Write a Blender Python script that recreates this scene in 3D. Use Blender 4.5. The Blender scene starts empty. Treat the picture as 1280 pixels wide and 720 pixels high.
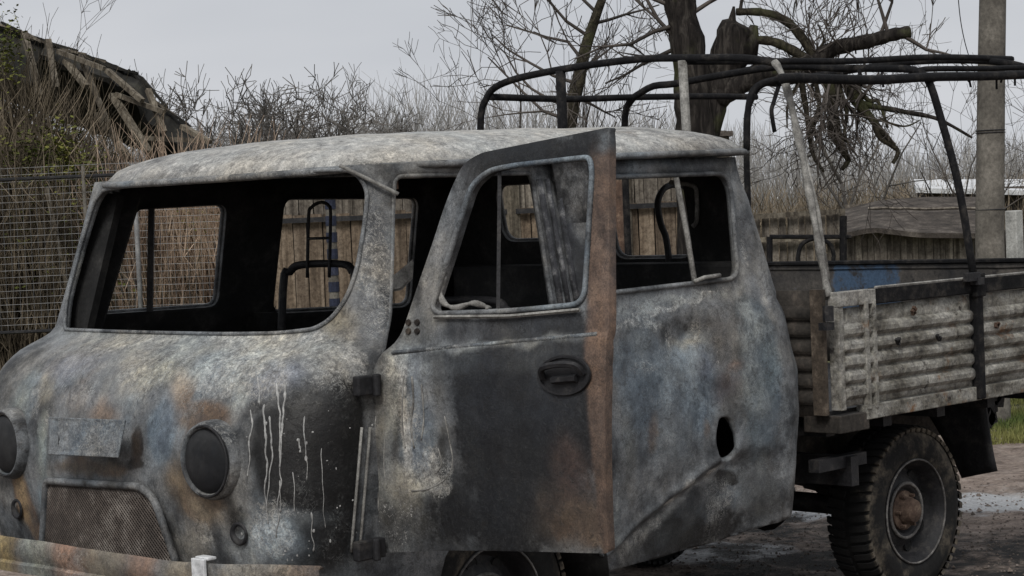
import bpy, math, random
import numpy as np
from mathutils import Vector, Matrix, noise
from mathutils.geometry import delaunay_2d_cdt
from mathutils.bvhtree import BVHTree
pi = math.pi
scene = bpy.context.scene
col = scene.collection

# ------------------------------------------------------------------ camera, sky, sun, exposure
CAM = Vector((-4.0545, -4.9307, 1.7455)); FPX = 2620.7
YAW, PIT, ROL = 0.7786, -0.0383, -0.042
fw = Vector((math.cos(PIT)*math.cos(YAW), math.cos(PIT)*math.sin(YAW), math.sin(PIT)))
rt = Vector((math.sin(YAW), -math.cos(YAW), 0)); up0 = rt.cross(fw)
CR = rt*math.cos(ROL) + up0*math.sin(ROL); CU = -rt*math.sin(ROL) + up0*math.cos(ROL)
cd = bpy.data.cameras.new('camera'); cam = bpy.data.objects.new('camera', cd); col.objects.link(cam)
cam.matrix_world = Matrix(((CR.x, CU.x, -fw.x, CAM.x), (CR.y, CU.y, -fw.y, CAM.y), (CR.z, CU.z, -fw.z, CAM.z), (0, 0, 0, 1)))
cd.sensor_width = 36; cd.lens = FPX/1280*36; cd.clip_end = 3000; cd.clip_start = 0.1
scene.camera = cam
w = bpy.data.worlds.new('World'); scene.world = w; w.use_nodes = True
nt = w.node_tree; nt.nodes.clear()
out = nt.nodes.new('ShaderNodeOutputWorld'); bg = nt.nodes.new('ShaderNodeBackground')
sky = nt.nodes.new('ShaderNodeTexSky'); sky.sky_type = 'NISHITA'; sky.sun_disc = False
sky.sun_elevation = math.radians(48); sky.sun_rotation = math.radians(240); sky.dust_density = 4; sky.altitude = 100
hs = nt.nodes.new('ShaderNodeHueSaturation'); hs.inputs['Saturation'].default_value = .12; hs.inputs['Value'].default_value = .35
nt.links.new(sky.outputs[0], hs.inputs['Color'])
tcw = nt.nodes.new('ShaderNodeTexCoord'); nz = nt.nodes.new('ShaderNodeTexNoise'); nz.inputs['Scale'].default_value = 2.2; nz.inputs['Detail'].default_value = 4
mpw = nt.nodes.new('ShaderNodeMapping'); mpw.inputs['Scale'].default_value = (1, 1, 4)
nt.links.new(tcw.outputs['Generated'], mpw.inputs[0]); nt.links.new(mpw.outputs[0], nz.inputs['Vector'])
crw = nt.nodes.new('ShaderNodeValToRGB'); crw.color_ramp.elements[0].position = .38; crw.color_ramp.elements[1].position = .66
crw.color_ramp.elements[0].color = (6.15, 6.4, 6.85, 1); crw.color_ramp.elements[1].color = (7.5, 7.65, 8.0, 1)
nt.links.new(nz.outputs[0], crw.inputs[0])
mw = nt.nodes.new('ShaderNodeMixRGB'); mw.inputs[0].default_value = .85
nt.links.new(hs.outputs[0], mw.inputs[1]); nt.links.new(crw.outputs[0], mw.inputs[2])
nt.links.new(mw.outputs[0], bg.inputs[0]); bg.inputs[1].default_value = 0.067; nt.links.new(bg.outputs[0], out.inputs[0])
sl = bpy.data.lights.new('sun', 'SUN'); sl.energy = 1.5; sl.angle = math.radians(22); sl.color = (1, .97, .93)
so = bpy.data.objects.new('sun', sl); col.objects.link(so)
so.rotation_euler = (math.radians(42), 0, math.radians(-60))
scene.view_settings.view_transform = 'Standard'; scene.view_settings.look = 'None'
scene.view_settings.exposure = 0.6; scene.view_settings.gamma = 1
scene.render.engine = 'CYCLES'; scene.render.resolution_x = 1024; scene.render.resolution_y = 576

# ------------------------------------------------------------------ helpers
def ray(px, py): return fw + CR*((px-640)/FPX) - CU*((py-360)/FPX)
def at(px, py, depth): return CAM + ray(px, py)*depth
def on(px, py, ax, val):
    d = ray(px, py); t = (val-CAM[ax])/d[ax]; return CAM + d*t
def gnd(px, depth, z=0.0):
    p = at(px, 260, depth); return Vector((p.x, p.y, z))

ZERO = Vector((0, 0, 0))
class MB:
    def __init__(s): s.v = []; s.f = []
    def add(s, vs, fs):
        n = len(s.v); s.v += [Vector(v) for v in vs]; s.f += [tuple(i+n for i in f) for f in fs]
    def box(s, c, size, rot=None, taper=1.0):
        c = Vector(c); hx, hy, hz = size[0]/2, size[1]/2, size[2]/2
        R = rot if rot is not None else Matrix.Identity(3)
        vs = [c + R @ Vector((x*hx*(taper if z > 0 else 1), y*hy*(taper if z > 0 else 1), z*hz)) for z in (-1, 1) for x, y in ((-1, -1), (1, -1), (1, 1), (-1, 1))]
        s.add(vs, [(3, 2, 1, 0), (4, 5, 6, 7), (0, 1, 5, 4), (1, 2, 6, 5), (2, 3, 7, 6), (3, 0, 4, 7)])
    def beam(s, a, b, wd, th, roll=0.0, jag=0):
        a = Vector(a); b = Vector(b); d = (b-a); L = d.length; d = d/L
        u = Vector((0, 0, 1)).cross(d)
        if u.length < 1e-3: u = Vector((1, 0, 0))
        u.normalize(); v = d.cross(u)
        u2 = u*math.cos(roll)+v*math.sin(roll); v2 = -u*math.sin(roll)+v*math.cos(roll)
        s.box((a+b)/2, (wd, th, L), Matrix((u2, v2, d)).transposed())
    def tube(s, pts, r, n=6, closed=False, cap=True, flat=1.0, upv=None):
        pts = [Vector(p) for p in pts]; m = len(pts)
        rr = r if isinstance(r, (list, tuple)) else [r]*m
        base = len(s.v); pu = None
        for i, p in enumerate(pts):
            if closed: d = pts[(i+1) % m]-pts[i-1]
            else: d = pts[min(i+1, m-1)]-pts[max(i-1, 0)]
            if d.length < 1e-9: d = Vector((0, 0, 1))
            d.normalize()
            if upv is not None: u = upv - d*upv.dot(d)
            elif pu is None:
                u = Vector((0, 0, 1)) if abs(d.z) < .9 else Vector((1, 0, 0)); u = u - d*u.dot(d)
            else: u = pu - d*pu.dot(d)
            if u.length < 1e-6: u = d.orthogonal()
            u.normalize(); pu = u; v = d.cross(u)
            for k in range(n):
                a = 2*pi*k/n; s.v.append(p + (u*math.cos(a)*flat + v*math.sin(a))*rr[i])
        for i in range(m if closed else m-1):
            for k in range(n):
                a = base+i*n+k; b = base+i*n+(k+1) % n; j = (i+1) % m
                s.f.append((a, b, base+j*n+(k+1) % n, base+j*n+k))
        if cap and not closed:
            s.f.append(tuple(base+k for k in reversed(range(n)))); s.f.append(tuple(base+(m-1)*n+k for k in range(n)))
    def lathe(s, prof, c, axis, n=32, refv=None):
        # prof: list of (radius, along)
        c = Vector(c); ax = Vector(axis).normalized(); u = ax.orthogonal().normalized() if refv is None else (refv-ax*refv.dot(ax)).normalized(); v = ax.cross(u)
        base = len(s.v)
        for (r, h) in prof:
            for k in range(n):
                a = 2*pi*k/n; s.v.append(c+ax*h+(u*math.cos(a)+v*math.sin(a))*r)
        for i in range(len(prof)-1):
            for k in range(n):
                s.f.append((base+i*n+k, base+i*n+(k+1) % n, base+(i+1)*n+(k+1) % n, base+(i+1)*n+k))
    def obj(s, name, mat, parent=None, smooth=False, autosm=None):
        me = bpy.data.meshes.new(name); me.from_pydata([tuple(v) for v in s.v], [], s.f); me.update()
        mats = mat if isinstance(mat, (list, tuple)) else [mat]
        for m_ in mats: me.materials.append(m_)
        if smooth:
            for p in me.polygons: p.use_smooth = True
            if autosm is not None: me.set_sharp_from_angle(angle=math.radians(autosm))
        o = bpy.data.objects.new(name, me); col.objects.link(o)
        if parent is not None: attach(o, parent)
        return o
def wloc(o):
    l = Vector(o.location); p = o.parent
    while p: l = l + Vector(p.location); p = p.parent
    return l
def attach(o, parent):
    # meshes are written in world coordinates; parents are only translated
    if o.parent is None: o.location = -wloc(parent)
    o.parent = parent
def empty(name, loc, label, cat, group=None):
    e = bpy.data.objects.new(name, None); e.empty_display_size = .3; col.objects.link(e); e.location = loc
    e['label'] = label; e['category'] = cat
    if group: e['group'] = group
    return e
def tag(o, label=None, cat=None, group=None, kind=None):
    if label: o['label'] = label
    if cat: o['category'] = cat
    if group: o['group'] = group
    if kind: o['kind'] = kind
    return o
def bevel(o, w_=.004, seg=2):
    m = o.modifiers.new('bevel', 'BEVEL'); m.width = w_; m.segments = seg; m.limit_method = 'ANGLE'; m.angle_limit = math.radians(40); return o
def lerp(a, b, t): return a+(b-a)*t
def interp(tab, x):
    if x <= tab[0][0]: return tab[0][1]
    for (a, va), (b, vb) in zip(tab, tab[1:]):
        if x <= b: return va+(vb-va)*(x-a)/(b-a)
    return tab[-1][1]
def sstep(a, b, x):
    t = max(0, min(1, (x-a)/(b-a))); return t*t*(3-2*t)
def smooth_path(pts, n=8):
    P = [Vector(p) for p in pts]; out_ = []
    for i in range(len(P)-1):
        p0 = P[max(i-1, 0)]; p1 = P[i]; p2 = P[i+1]; p3 = P[min(i+2, len(P)-1)]
        for k in range(n):
            t = k/n; out_.append(.5*((2*p1)+(p2-p0)*t+(2*p0-5*p1+4*p2-p3)*t*t+(-p0+3*p1-3*p2+p3)*t**3))
    out_.append(P[-1]); return out_
def round_poly(poly, r, n=6, step=.03):
    out_ = []; m = len(poly)
    rr = r if isinstance(r, (list, tuple)) else [r]*m
    for i in range(m):
        p = Vector(poly[i]); a = (Vector(poly[i-1])-p); b = (Vector(poly[(i+1) % m])-p)
        q = min(rr[i], a.length*.45, b.length*.45); A = p+a.normalized()*q; B = p+b.normalized()*q
        for k in range(n+1):
            t = k/n; out_.append(A.lerp(p, t).lerp(p.lerp(B, t), t))
    res = []
    for i in range(len(out_)):
        a = out_[i]; b = out_[(i+1) % len(out_)]; L = (b-a).length; k = max(1, int(L/step))
        if L < 1e-5: continue
        for j in range(k): res.append(a.lerp(b, j/k))
    return res
def inpoly(x, y, poly):
    c = False; j = len(poly)-1
    for i in range(len(poly)):
        xi, yi = poly[i][0], poly[i][1]; xj, yj = poly[j][0], poly[j][1]
        if (yi > y) != (yj > y) and x < (xj-xi)*(y-yi)/(yj-yi)+xi: c = not c
        j = i
    return c
def sheet2d(outer, holes, step, dense=None):
    """triangulated sheet in a 2D parameter space with holes"""
    pts = []; edges = []
    for poly in [outer]+holes:
        n0 = len(pts); pts += [Vector((p[0], p[1])) for p in poly]
        edges += [(n0+i, n0+(i+1) % len(poly)) for i in range(len(poly))]
    cell = {}
    for p in pts: cell.setdefault((int(p.x//step), int(p.y//step)), []).append(p)
    x0 = min(p[0] for p in outer); x1 = max(p[0] for p in outer); y0 = min(p[1] for p in outer); y1 = max(p[1] for p in outer)
    nx = int((x1-x0)/step)+1; ny = int((y1-y0)/step)+1
    for i in range(nx):
        for j in range(ny):
            x = x0+(i+(.5 if j % 2 else 0))*step; y = y0+j*step*.9
            if dense and not dense(x, y) and (i % 2 or j % 2): continue
            if not inpoly(x, y, outer) or any(inpoly(x, y, h) for h in holes): continue
            ci, cj = int(x//step), int(y//step)
            if any((q.x-x)**2+(q.y-y)**2 < (step*.55)**2 for a in (-1, 0, 1) for b in (-1, 0, 1) for q in cell.get((ci+a, cj+b), ())): continue
            pts.append(Vector((x, y)))
    r = delaunay_2d_cdt(pts, edges, [], 0, 1e-6)
    V = [(v.x, v.y) for v in r[0]]; F = []
    for f in r[2]:
        cx = sum(V[i][0] for i in f)/len(f); cy = sum(V[i][1] for i in f)/len(f)
        if inpoly(cx, cy, outer) and not any(inpoly(cx, cy, h) for h in holes): F.append(tuple(f))
    return V, F
def fbm(p, s, o=4): return noise.fractal(p*s, 1.0, 2.0, o)

# ------------------------------------------------------------------ materials
class NT:
    def __init__(s, name):
        s.m = bpy.data.materials.new(name); s.m.use_nodes = True; s.t = s.m.node_tree; s.t.nodes.clear()
        s.out = s.n('ShaderNodeOutputMaterial'); s.b = s.n('ShaderNodeBsdfPrincipled'); s.l(s.b.outputs[0], s.out.inputs[0])
        s.tc = s.n('ShaderNodeTexCoord').outputs['Object']
    def n(s, t): return s.t.nodes.new(t)
    def l(s, a, b): s.t.links.new(a, b)
    def put(s, v, sock):
        if isinstance(v, (int, float)): sock.default_value = v
        elif isinstance(v, (tuple, list)): sock.default_value = (*v[:3], 1) if len(sock.default_value) == 4 else v
        else: s.l(v, sock)
    def map(s, scale=(1, 1, 1), rot=(0, 0, 0), vec=None):
        m = s.n('ShaderNodeMapping'); m.inputs['Scale'].default_value = scale; m.inputs['Rotation'].default_value = rot; s.l(vec or s.tc, m.inputs[0]); return m.outputs[0]
    def noise(s, scale, detail=4, rough=.55, vec=None, dist=0, off=0):
        n = s.n('ShaderNodeTexNoise'); n.inputs['Scale'].default_value = scale; n.inputs['Detail'].default_value = detail; n.inputs['Roughness'].default_value = rough; n.inputs['Distortion'].default_value = dist
        v = vec or s.tc
        if off:
            m = s.n('ShaderNodeMapping'); m.inputs['Location'].default_value = (off, off*.7, off*1.3); s.l(v, m.inputs[0]); v = m.outputs[0]
        s.l(v, n.inputs['Vector']); return n.outputs[0]
    def vor(s, scale, feature='F1', vec=None):
        n = s.n('ShaderNodeTexVoronoi'); n.inputs['Scale'].default_value = scale; n.feature = feature; s.l(vec or s.tc, n.inputs['Vector']); return n
    def math(s, op, a, b=0.0, clamp=False):
        n = s.n('ShaderNodeMath'); n.operation = op; n.use_clamp = clamp; s.put(a, n.inputs[0]); s.put(b, n.inputs[1]); return n.outputs[0]
    def rng(s, v, a, b, c=0.0, d=1.0):
        n = s.n('ShaderNodeMapRange'); n.interpolation_type = 'SMOOTHSTEP'; s.put(v, n.inputs[0])
        for i, q in enumerate((a, b, c, d)): n.inputs[i+1].default_value = q
        return n.outputs[0]
    def mix(s, f, a, b):
        n = s.n('ShaderNodeMixRGB'); s.put(f, n.inputs[0]); s.put(a, n.inputs[1]); s.put(b, n.inputs[2]); return n.outputs[0]
    def mult(s, a, b):
        n = s.n('ShaderNodeMixRGB'); n.blend_type = 'MULTIPLY'; n.inputs[0].default_value = 1; s.put(a, n.inputs[1]); s.put(b, n.inputs[2]); return n.outputs[0]
    def multf(s, a, b, f):
        n = s.n('ShaderNodeMixRGB'); n.blend_type = 'MULTIPLY'; s.put(f, n.inputs[0]); s.put(a, n.inputs[1]); s.put(b, n.inputs[2]); return n.outputs[0]
    def ramp(s, v, stops):
        n = s.n('ShaderNodeValToRGB'); s.put(v, n.inputs[0]); cr = n.color_ramp
        while len(cr.elements) < len(stops): cr.elements.new(.5)
        for e, (p, c) in zip(cr.elements, stops): e.position = p; e.color = (*c, 1)
        return n.outputs[0]
    def attr(s, name):
        n = s.n('ShaderNodeAttribute'); n.attribute_name = name; return n.outputs['Fac']
    def bump(s, h, strength=.4, dist=.01):
        n = s.n('ShaderNodeBump'); n.inputs['Strength'].default_value = strength; n.inputs['Distance'].default_value = dist; s.l(h, n.inputs['Height']); s.l(n.outputs[0], s.b.inputs['Normal'])
    def fin(s, c, r=.8, metal=0.0, spec=.3):
        s.put(c, s.b.inputs['Base Color']); s.put(r, s.b.inputs['Roughness']); s.put(metal, s.b.inputs['Metallic']); s.b.inputs['Specular IOR Level'].default_value = spec; return s.m

def burnt_metal(name, base0=(.03, .033, .037), base1=(.235, .245, .25), tan=.45, crisp=1.0):
    N = NT(name)
    warp = N.noise(3, 5, .6)
    n1 = N.noise(5.5, 8, .68); n2 = N.noise(3.2, 7, .62, off=5); n3 = N.noise(4.3, 9, .7, off=11); n4 = N.noise(6.5, 10, .75, off=17); n5 = N.noise(9, 12, .8, off=23, dist=.4)
    fine = N.noise(70, 5, .7); grit = N.noise(190, 2, .6, off=3)
    c = N.mix(N.rng(n1, .32, .68), base0, base1)
    bl = N.rng(N.math('ADD', n2, N.attr('blue')), .66, .86)
    c = N.mix(bl, c, N.mix(N.rng(n4, .4, .62), (.085, .105, .125), (.25, .29, .315)))
    st = N.rng(N.math('ADD', n4, N.attr('soot')), .64, .84)
    c = N.mix(st, c, N.mix(N.rng(fine, .4, .7), (.007, .0075, .008), (.028, .029, .031)))
    rs = N.math('MULTIPLY', N.rng(N.math('ADD', n3, N.attr('rust')), .62, .92), .88)
    rc = N.ramp(N.noise(14, 6, .7, off=7), [(.3, (.05, .033, .024)), (.5, (.135, .088, .06)), (.68, (.25, .185, .12))])
    c = N.mix(rs, c, rc)
    # pale ash bloom, flaking
    av = N.math('ADD', N.math('ADD', N.math('MULTIPLY', n5, .75), N.math('MULTIPLY', fine, .25)), N.attr('ash'))
    ah = N.rng(av, .66, .84)
    c = N.mix(ah, c, N.ramp(N.noise(24, 6, .7, off=9), [(.3, (.22, .22, .215)), (.5, (.42, .42, .40)), (.72, (.66, .65, .61))]))
    # broad colours set per vertex: oxide, ash film, soot, some painted light and shade
    pa = N.n('ShaderNodeAttribute'); pa.attribute_name = 'paint'
    pm = N.mult(pa.outputs['Color'], N.ramp(N.noise(11, 8, .7, off=101, dist=.5), [(.34, (.52, .52, .55)), (.5, (1, 1, 1)), (.66, (1.5, 1.48, 1.42))]))
    pm = N.mult(pm, N.ramp(N.noise(5, 6, .65, vec=N.map((2.2, 2.2, .8)), off=107), [(.35, (.82, .83, .86)), (.65, (1.18, 1.17, 1.13))]))
    c = N.mix(N.math('MULTIPLY', pa.outputs['Alpha'], .94), c, pm)
    # crackled, worm-like flakes
    wn = N.noise(34, 6, .7, off=61, dist=1.6); wr = N.math('ABSOLUTE', N.math('SUBTRACT', wn, .5))
    wm = N.rng(N.math('ADD', N.math('ADD', N.noise(5.5, 7, .75, off=66), N.math('MULTIPLY', N.attr('ash'), .7)), N.math('MULTIPLY', N.attr('fleck'), 1.2)), .52, .66)
    worm = N.math('MULTIPLY', N.rng(wr, .028, .010), wm)
    c = N.mix(N.math('MULTIPLY', N.math('MULTIPLY', worm, N.rng(N.attr('ash'), .02, .16, .3, 1.0)), .75*crisp), c, (.42, .42, .40))
    wr2 = N.math('ABSOLUTE', N.math('SUBTRACT', N.noise(22, 8, .75, off=71, dist=1.0), .5))
    c = N.mix(N.math('MULTIPLY', N.math('MULTIPLY', N.rng(wr2, .022, .008), N.rng(N.noise(4, 6, .7, off=76), .45, .6)), .5), c, (.02, .019, .018))
    tn = N.noise(2.6, 6, .65, off=81)
    dk = N.rng(N.noise(7.5, 9, .8, off=91, dist=.6), .52, .62)
    c = N.mix(N.math('MULTIPLY', dk, N.rng(N.attr('ash'), .30, .12, .12, .28)), c, (.018, .0175, .018))
    c = N.mult(c, N.ramp(tn, [(.35, (1-.20*tan, 1-.07*tan, 1+.04*tan)), (.5, (1, 1, 1)), (.65, (1+.2*tan, 1+.03*tan, 1-.2*tan))]))
    # cracked scale: dark gaps inside the ash, small pale flecks outside
    crk = N.rng(N.noise(38, 7, .8, off=31, dist=.8), .53, .60)
    c = N.mix(N.math('MULTIPLY', N.math('MULTIPLY', crk, .5*crisp), N.rng(N.noise(6, 4, .6, off=2), .42, .6)), c, (.022, .021, .02))
    # streaks and drips
    sv = N.map((26, 26, 1.3)); sn = N.noise(1.6, 5, .6, vec=sv, dist=.5)
    dr = N.rng(N.math('ADD', sn, N.attr('drip')), .78, .86)
    c = N.mix(dr, c, (.33, .33, .32))
    fl = N.rng(N.math('ADD', N.noise(75, 7, .85, off=41, dist=.7), N.attr('fleck')), .66, .72)
    c = N.mix(fl, c, (.42, .41, .39))
    sc = N.rng(N.noise(3, 8, .75, vec=N.map((9, 9, 4.5)), off=13), .35, .7)
    c = N.mult(c, N.ramp(sc, [(0, (.82, .82, .83)), (1, (1.08, 1.07, 1.06))]))
    c = N.mult(c, N.ramp(grit, [(.32, (.74, .74, .74)), (.68, (1.25, 1.25, 1.25))]))
    c = N.multf(c, N.ramp(N.noise(48, 9, .85, off=51, dist=.5), [(.36, (.28, .28, .29)), (.5, (.92, .92, .92)), (.64, (1.85, 1.82, 1.76))]), N.rng(N.attr('ash'), .05, .26, .18, .85*crisp))
    rough = N.math('SUBTRACT', .62, N.math('MULTIPLY', st, .12)); rough = N.math('ADD', rough, N.math('MULTIPLY', ah, .3), clamp=True)
    h = N.math('ADD', N.math('MULTIPLY', av, 1.2), N.math('MULTIPLY', fine, .35)); h = N.math('ADD', h, N.math('MULTIPLY', grit, .12)); h = N.math('ADD', h, N.math('MULTIPLY', worm, .3)); h = N.math('SUBTRACT', h, N.math('MULTIPLY', crk, .25))
    N.bump(h, .55, .005)
    return N.fin(c, rough, 0.0, .35)
M_body = burnt_metal('burnt_sheet_metal')
M_roof = burnt_metal('ash_covered_roof_metal', (.05, .05, .05), (.30, .30, .295), .25, .4)
def simple_metal(name, c0, c1, c2, sc=9, rough=.75, spec=.3, bump=.5):
    N = NT(name); a = N.noise(sc, 8, .7); f = N.noise(sc*9, 4, .7, off=4)
    c = N.ramp(a, [(.3, c0), (.52, c1), (.72, c2)]); c = N.mult(c, N.ramp(f, [(.3, (.6, .6, .6)), (.7, (1.25, 1.25, 1.25))]))
    N.bump(N.math('ADD', a, f), bump, .004); return N.fin(c, rough, 0, spec)
M_soot = simple_metal('sooty_interior', (.005, .005, .0055), (.014, .014, .014), (.05, .048, .045), 6)
M_black = simple_metal('charred_black_steel', (.008, .008, .009), (.018, .018, .02), (.06, .055, .05), 12, .6)
M_frame = simple_metal('charred_tube_steel', (.005, .005, .006), (.012, .012, .013), (.05, .045, .04), 14, .85, .12, .9)
M_silver = simple_metal('ash_bleached_steel', (.06, .055, .05), (.22, .215, .20), (.42, .41, .38), 16, .8)
M_rust = simple_metal('rusted_steel', (.03, .02, .015), (.09, .055, .038), (.20, .14, .10), 12, .85)
M_rustd = simple_metal('dull_rusted_steel', (.02, .017, .014), (.07, .055, .042), (.22, .18, .14), 9, .9)
M_run = simple_metal('melted_paint_residue', (.16, .155, .15), (.34, .34, .33), (.52, .51, .49), 30, .7)
M_grub0 = simple_metal('scorched_bolt', (.01, .01, .01), (.03, .024, .02), (.1, .08, .06), 14, .9)
M_offw = simple_metal('dirty_white_post_paint', (.2, .2, .19), (.38, .38, .36), (.5, .5, .48), 6, .8)
M_ribs = simple_metal('scorched_pillar_ribs', (.012, .013, .015), (.05, .052, .058), (.26, .26, .26), 18, .85)
M_blue = simple_metal('scorched_blue_paint', (.03, .035, .045), (.035, .075, .14), (.06, .12, .20), 5, .6)
M_glass = simple_metal('molten_glass', (.25, .25, .24), (.45, .45, .43), (.6, .6, .58), 20, .35, .5)
M_white = simple_metal('white_painted_sheet', (.4, .41, .41), (.62, .63, .64), (.72, .73, .74), 4, .7)
def bed_metal():
    N = NT('bed_side_metal'); a = N.noise(5, 9, .72, vec=N.map((1, 1, 2.2))); b = N.noise(16, 8, .75, off=6); f = N.noise(90, 4, .7, off=4)
    c = N.ramp(a, [(.30, (.025, .023, .02)), (.42, (.11, .102, .085)), (.55, (.235, .228, .205)), (.72, (.42, .41, .38))])
    c = N.mix(N.rng(b, .56, .66), c, (.03, .025, .022))
    c = N.mix(N.rng(N.noise(7, 8, .7, off=14), .58, .7), c, (.17, .10, .055))
    c = N.mix(N.math('MULTIPLY', N.attr('white'), N.rng(N.noise(11, 8, .8, off=26), .42, .58)), c, (.40, .39, .37))
    c = N.mult(c, N.ramp(f, [(.3, (.7, .7, .7)), (.7, (1.2, 1.2, 1.2))]))
    c = N.mult(c, N.ramp(N.noise(30, 9, .85, off=33, dist=.6), [(.35, (.4, .4, .4)), (.5, (.95, .95, .95)), (.65, (1.5, 1.48, 1.4))]))
    N.bump(N.math('ADD', b, f), .5, .004); return N.fin(c, .8, 0, .3)
M_bed = bed_metal()
def inner_board():
    N = NT('bed_inner_paint'); a = N.noise(4, 8, .7); f = N.noise(60, 4, .7, off=3); blu = N.attr('blue')
    c = N.ramp(a, [(.3, (.02, .02, .022)), (.5, (.06, .055, .05)), (.7, (.17, .15, .13))])
    c = N.mix(N.rng(N.math('ADD', a, blu), .85, .95), c, (.05, .085, .14)); c = N.mix(N.rng(N.noise(12, 6, .7, off=8), .58, .66), c, (.03, .028, .028))
    c = N.mult(c, N.ramp(f, [(.3, (.7, .7, .7)), (.7, (1.2, 1.2, 1.2))])); N.bump(f, .4, .004); return N.fin(c, .75)
M_inner = inner_board()
def tyre_mat():
    N = NT('dusty_tyre_rubber'); a = N.noise(9, 6, .7); f = N.noise(60, 5, .7, off=3)
    c = N.mix(N.rng(N.math('ADD', a, N.math('MULTIPLY', N.attr('dust'), .5)), .62, .95), (.010, .010, .010), (.135, .115, .088))
    c = N.mult(c, N.ramp(f, [(.3, (.6, .6, .6)), (.7, (1.25, 1.25, 1.25))])); N.bump(f, .5, .004); return N.fin(c, .85, 0, .25)
M_tyre = tyre_mat()
def bark(name, c0, c1, c2, sc=1.0, zs=.18):
    N = NT(name); v = N.map((sc, sc, sc*zs)); a = N.noise(9, 8, .7, vec=v, dist=1.2); b = N.noise(2.5, 5, .6, off=3)
    c = N.ramp(a, [(.35, c0), (.5, c1), (.68, c2)]); c = N.mix(N.rng(b, .52, .7), c, (.06, .065, .03)); N.bump(a, 1.0, .03); return N.fin(c, .95, 0, .1)
M_bark = bark('dark_ridged_bark', (.009, .008, .0075), (.024, .021, .019), (.075, .067, .058), 1.6)
M_moss = bark('mossy_bark', (.014, .012, .009), (.035, .031, .023), (.09, .08, .055), 2, .6)
def twig(name, c0, c1):
    N = NT(name); a = N.noise(1.7, 3); return N.fin(N.mix(N.rng(a, .35, .65), c0, c1), .95, 0, .1)
M_twig = twig('grey_brown_twigs', (.035, .031, .028), (.095, .083, .074))
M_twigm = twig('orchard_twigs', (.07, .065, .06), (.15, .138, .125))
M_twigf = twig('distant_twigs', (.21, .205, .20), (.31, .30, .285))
M_stalk = twig('dry_tan_stalks', (.24, .17, .125), (.58, .45, .34))
M_vine = twig('brown_dry_vines', (.055, .045, .033), (.22, .18, .13))
M_vine2 = twig('dark_bramble', (.02, .018, .013), (.055, .045, .03))
M_leaf = twig('yellow_green_shoots', (.06, .075, .02), (.16, .16, .045))
M_grass = twig('short_spring_grass', (.06, .085, .025), (.17, .17, .06))
def wood(name, c0, c1, c2, axis=2, sc=1.0):
    N = NT(name); s_ = [14*sc]*3; s_[axis] = .8*sc
    oi = N.n('ShaderNodeObjectInfo').outputs['Random']
    cmb = N.n('ShaderNodeCombineXYZ'); N.l(N.math('MULTIPLY', oi, 40), cmb.inputs[0]); N.l(N.math('MULTIPLY', oi, 17), cmb.inputs[2])
    va = N.n('ShaderNodeVectorMath'); N.l(N.tc, va.inputs[0]); N.l(cmb.outputs[0], va.inputs[1])
    a = N.noise(1, 6, .65, vec=N.map(tuple(s_), vec=va.outputs[0]), dist=.6); b = N.noise(3, 5, .6, vec=va.outputs[0])
    c = N.ramp(a, [(.3, c0), (.5, c1), (.72, c2)]); c = N.mult(c, N.ramp(N.noise(22, 6, .8, vec=va.outputs[0]), [(.35, (.45, .43, .42)), (.55, (1, 1, 1)), (.7, (1.4, 1.38, 1.35))]))
    c = N.mult(c, N.ramp(oi, [(0, (.82, .8, .79)), (1, (1.15, 1.12, 1.08))])); N.bump(a, .6, .006); return N.fin(c, .9, 0, .15)
M_wood = wood('grey_weathered_planks', (.05, .045, .038), (.15, .135, .115), (.27, .25, .215))
M_woodt = wood('tan_brown_planks', (.05, .04, .03), (.15, .118, .088), (.27, .225, .175))
M_raft = wood('old_rafter_wood', (.05, .043, .035), (.14, .125, .10), (.24, .22, .18), 2)
M_roofold = simple_metal('mossy_roofing', (.008, .008, .007), (.022, .021, .018), (.06, .057, .042), 3, .95)
M_slate = simple_metal('dark_roof_sheet', (.022, .02, .018), (.07, .06, .052), (.17, .15, .13), 5, .95, .15, 1.0)
M_conc = simple_metal('weathered_concrete', (.06, .055, .047), (.125, .115, .098), (.20, .185, .16), 4, .92)
M_wire = simple_metal('galvanised_wire', (.10, .10, .10), (.19, .19, .19), (.30, .30, .29), 9, .6)
def ground_mat():
    N = NT('dirt_and_ash_ground'); a = N.noise(.8, 8, .65); b = N.noise(6, 9, .72, off=5); f = N.noise(40, 6, .75, off=9)
    c = N.ramp(b, [(.28, (.08, .064, .054)), (.43, (.22, .175, .145)), (.58, (.37, .31, .265)), (.75, (.52, .48, .44))])
    c = N.mult(c, N.ramp(a, [(.3, (.6, .6, .6)), (.7, (1.15, 1.1, 1.08))]))
    c = N.mix(N.rng(N.math('ADD', N.noise(2.2, 7, .7, off=2), N.attr('ash')), .75, .95), c, (.50, .51, .52))
    c = N.mix(N.rng(N.math('ADD', N.noise(3.3, 7, .7, off=12), N.attr('black')), .75, .95), c, (.018, .017, .016))  # contact shadow of the truck, mixed into the ground colour
    c = N.mix(N.rng(N.math('ADD', N.noise(1.5, 6, .6, off=22), N.attr('grass')), .8, 1.0), c, N.mix(N.rng(f, .4, .65), (.055, .065, .022), (.17, .16, .07)))
    c = N.mult(c, N.ramp(f, [(.3, (.55, .55, .55)), (.7, (1.3, 1.3, 1.3))])); N.bump(N.math('ADD', b, f), .9, .03); return N.fin(c, .85, 0, .3)
M_ground = ground_mat()

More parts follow.
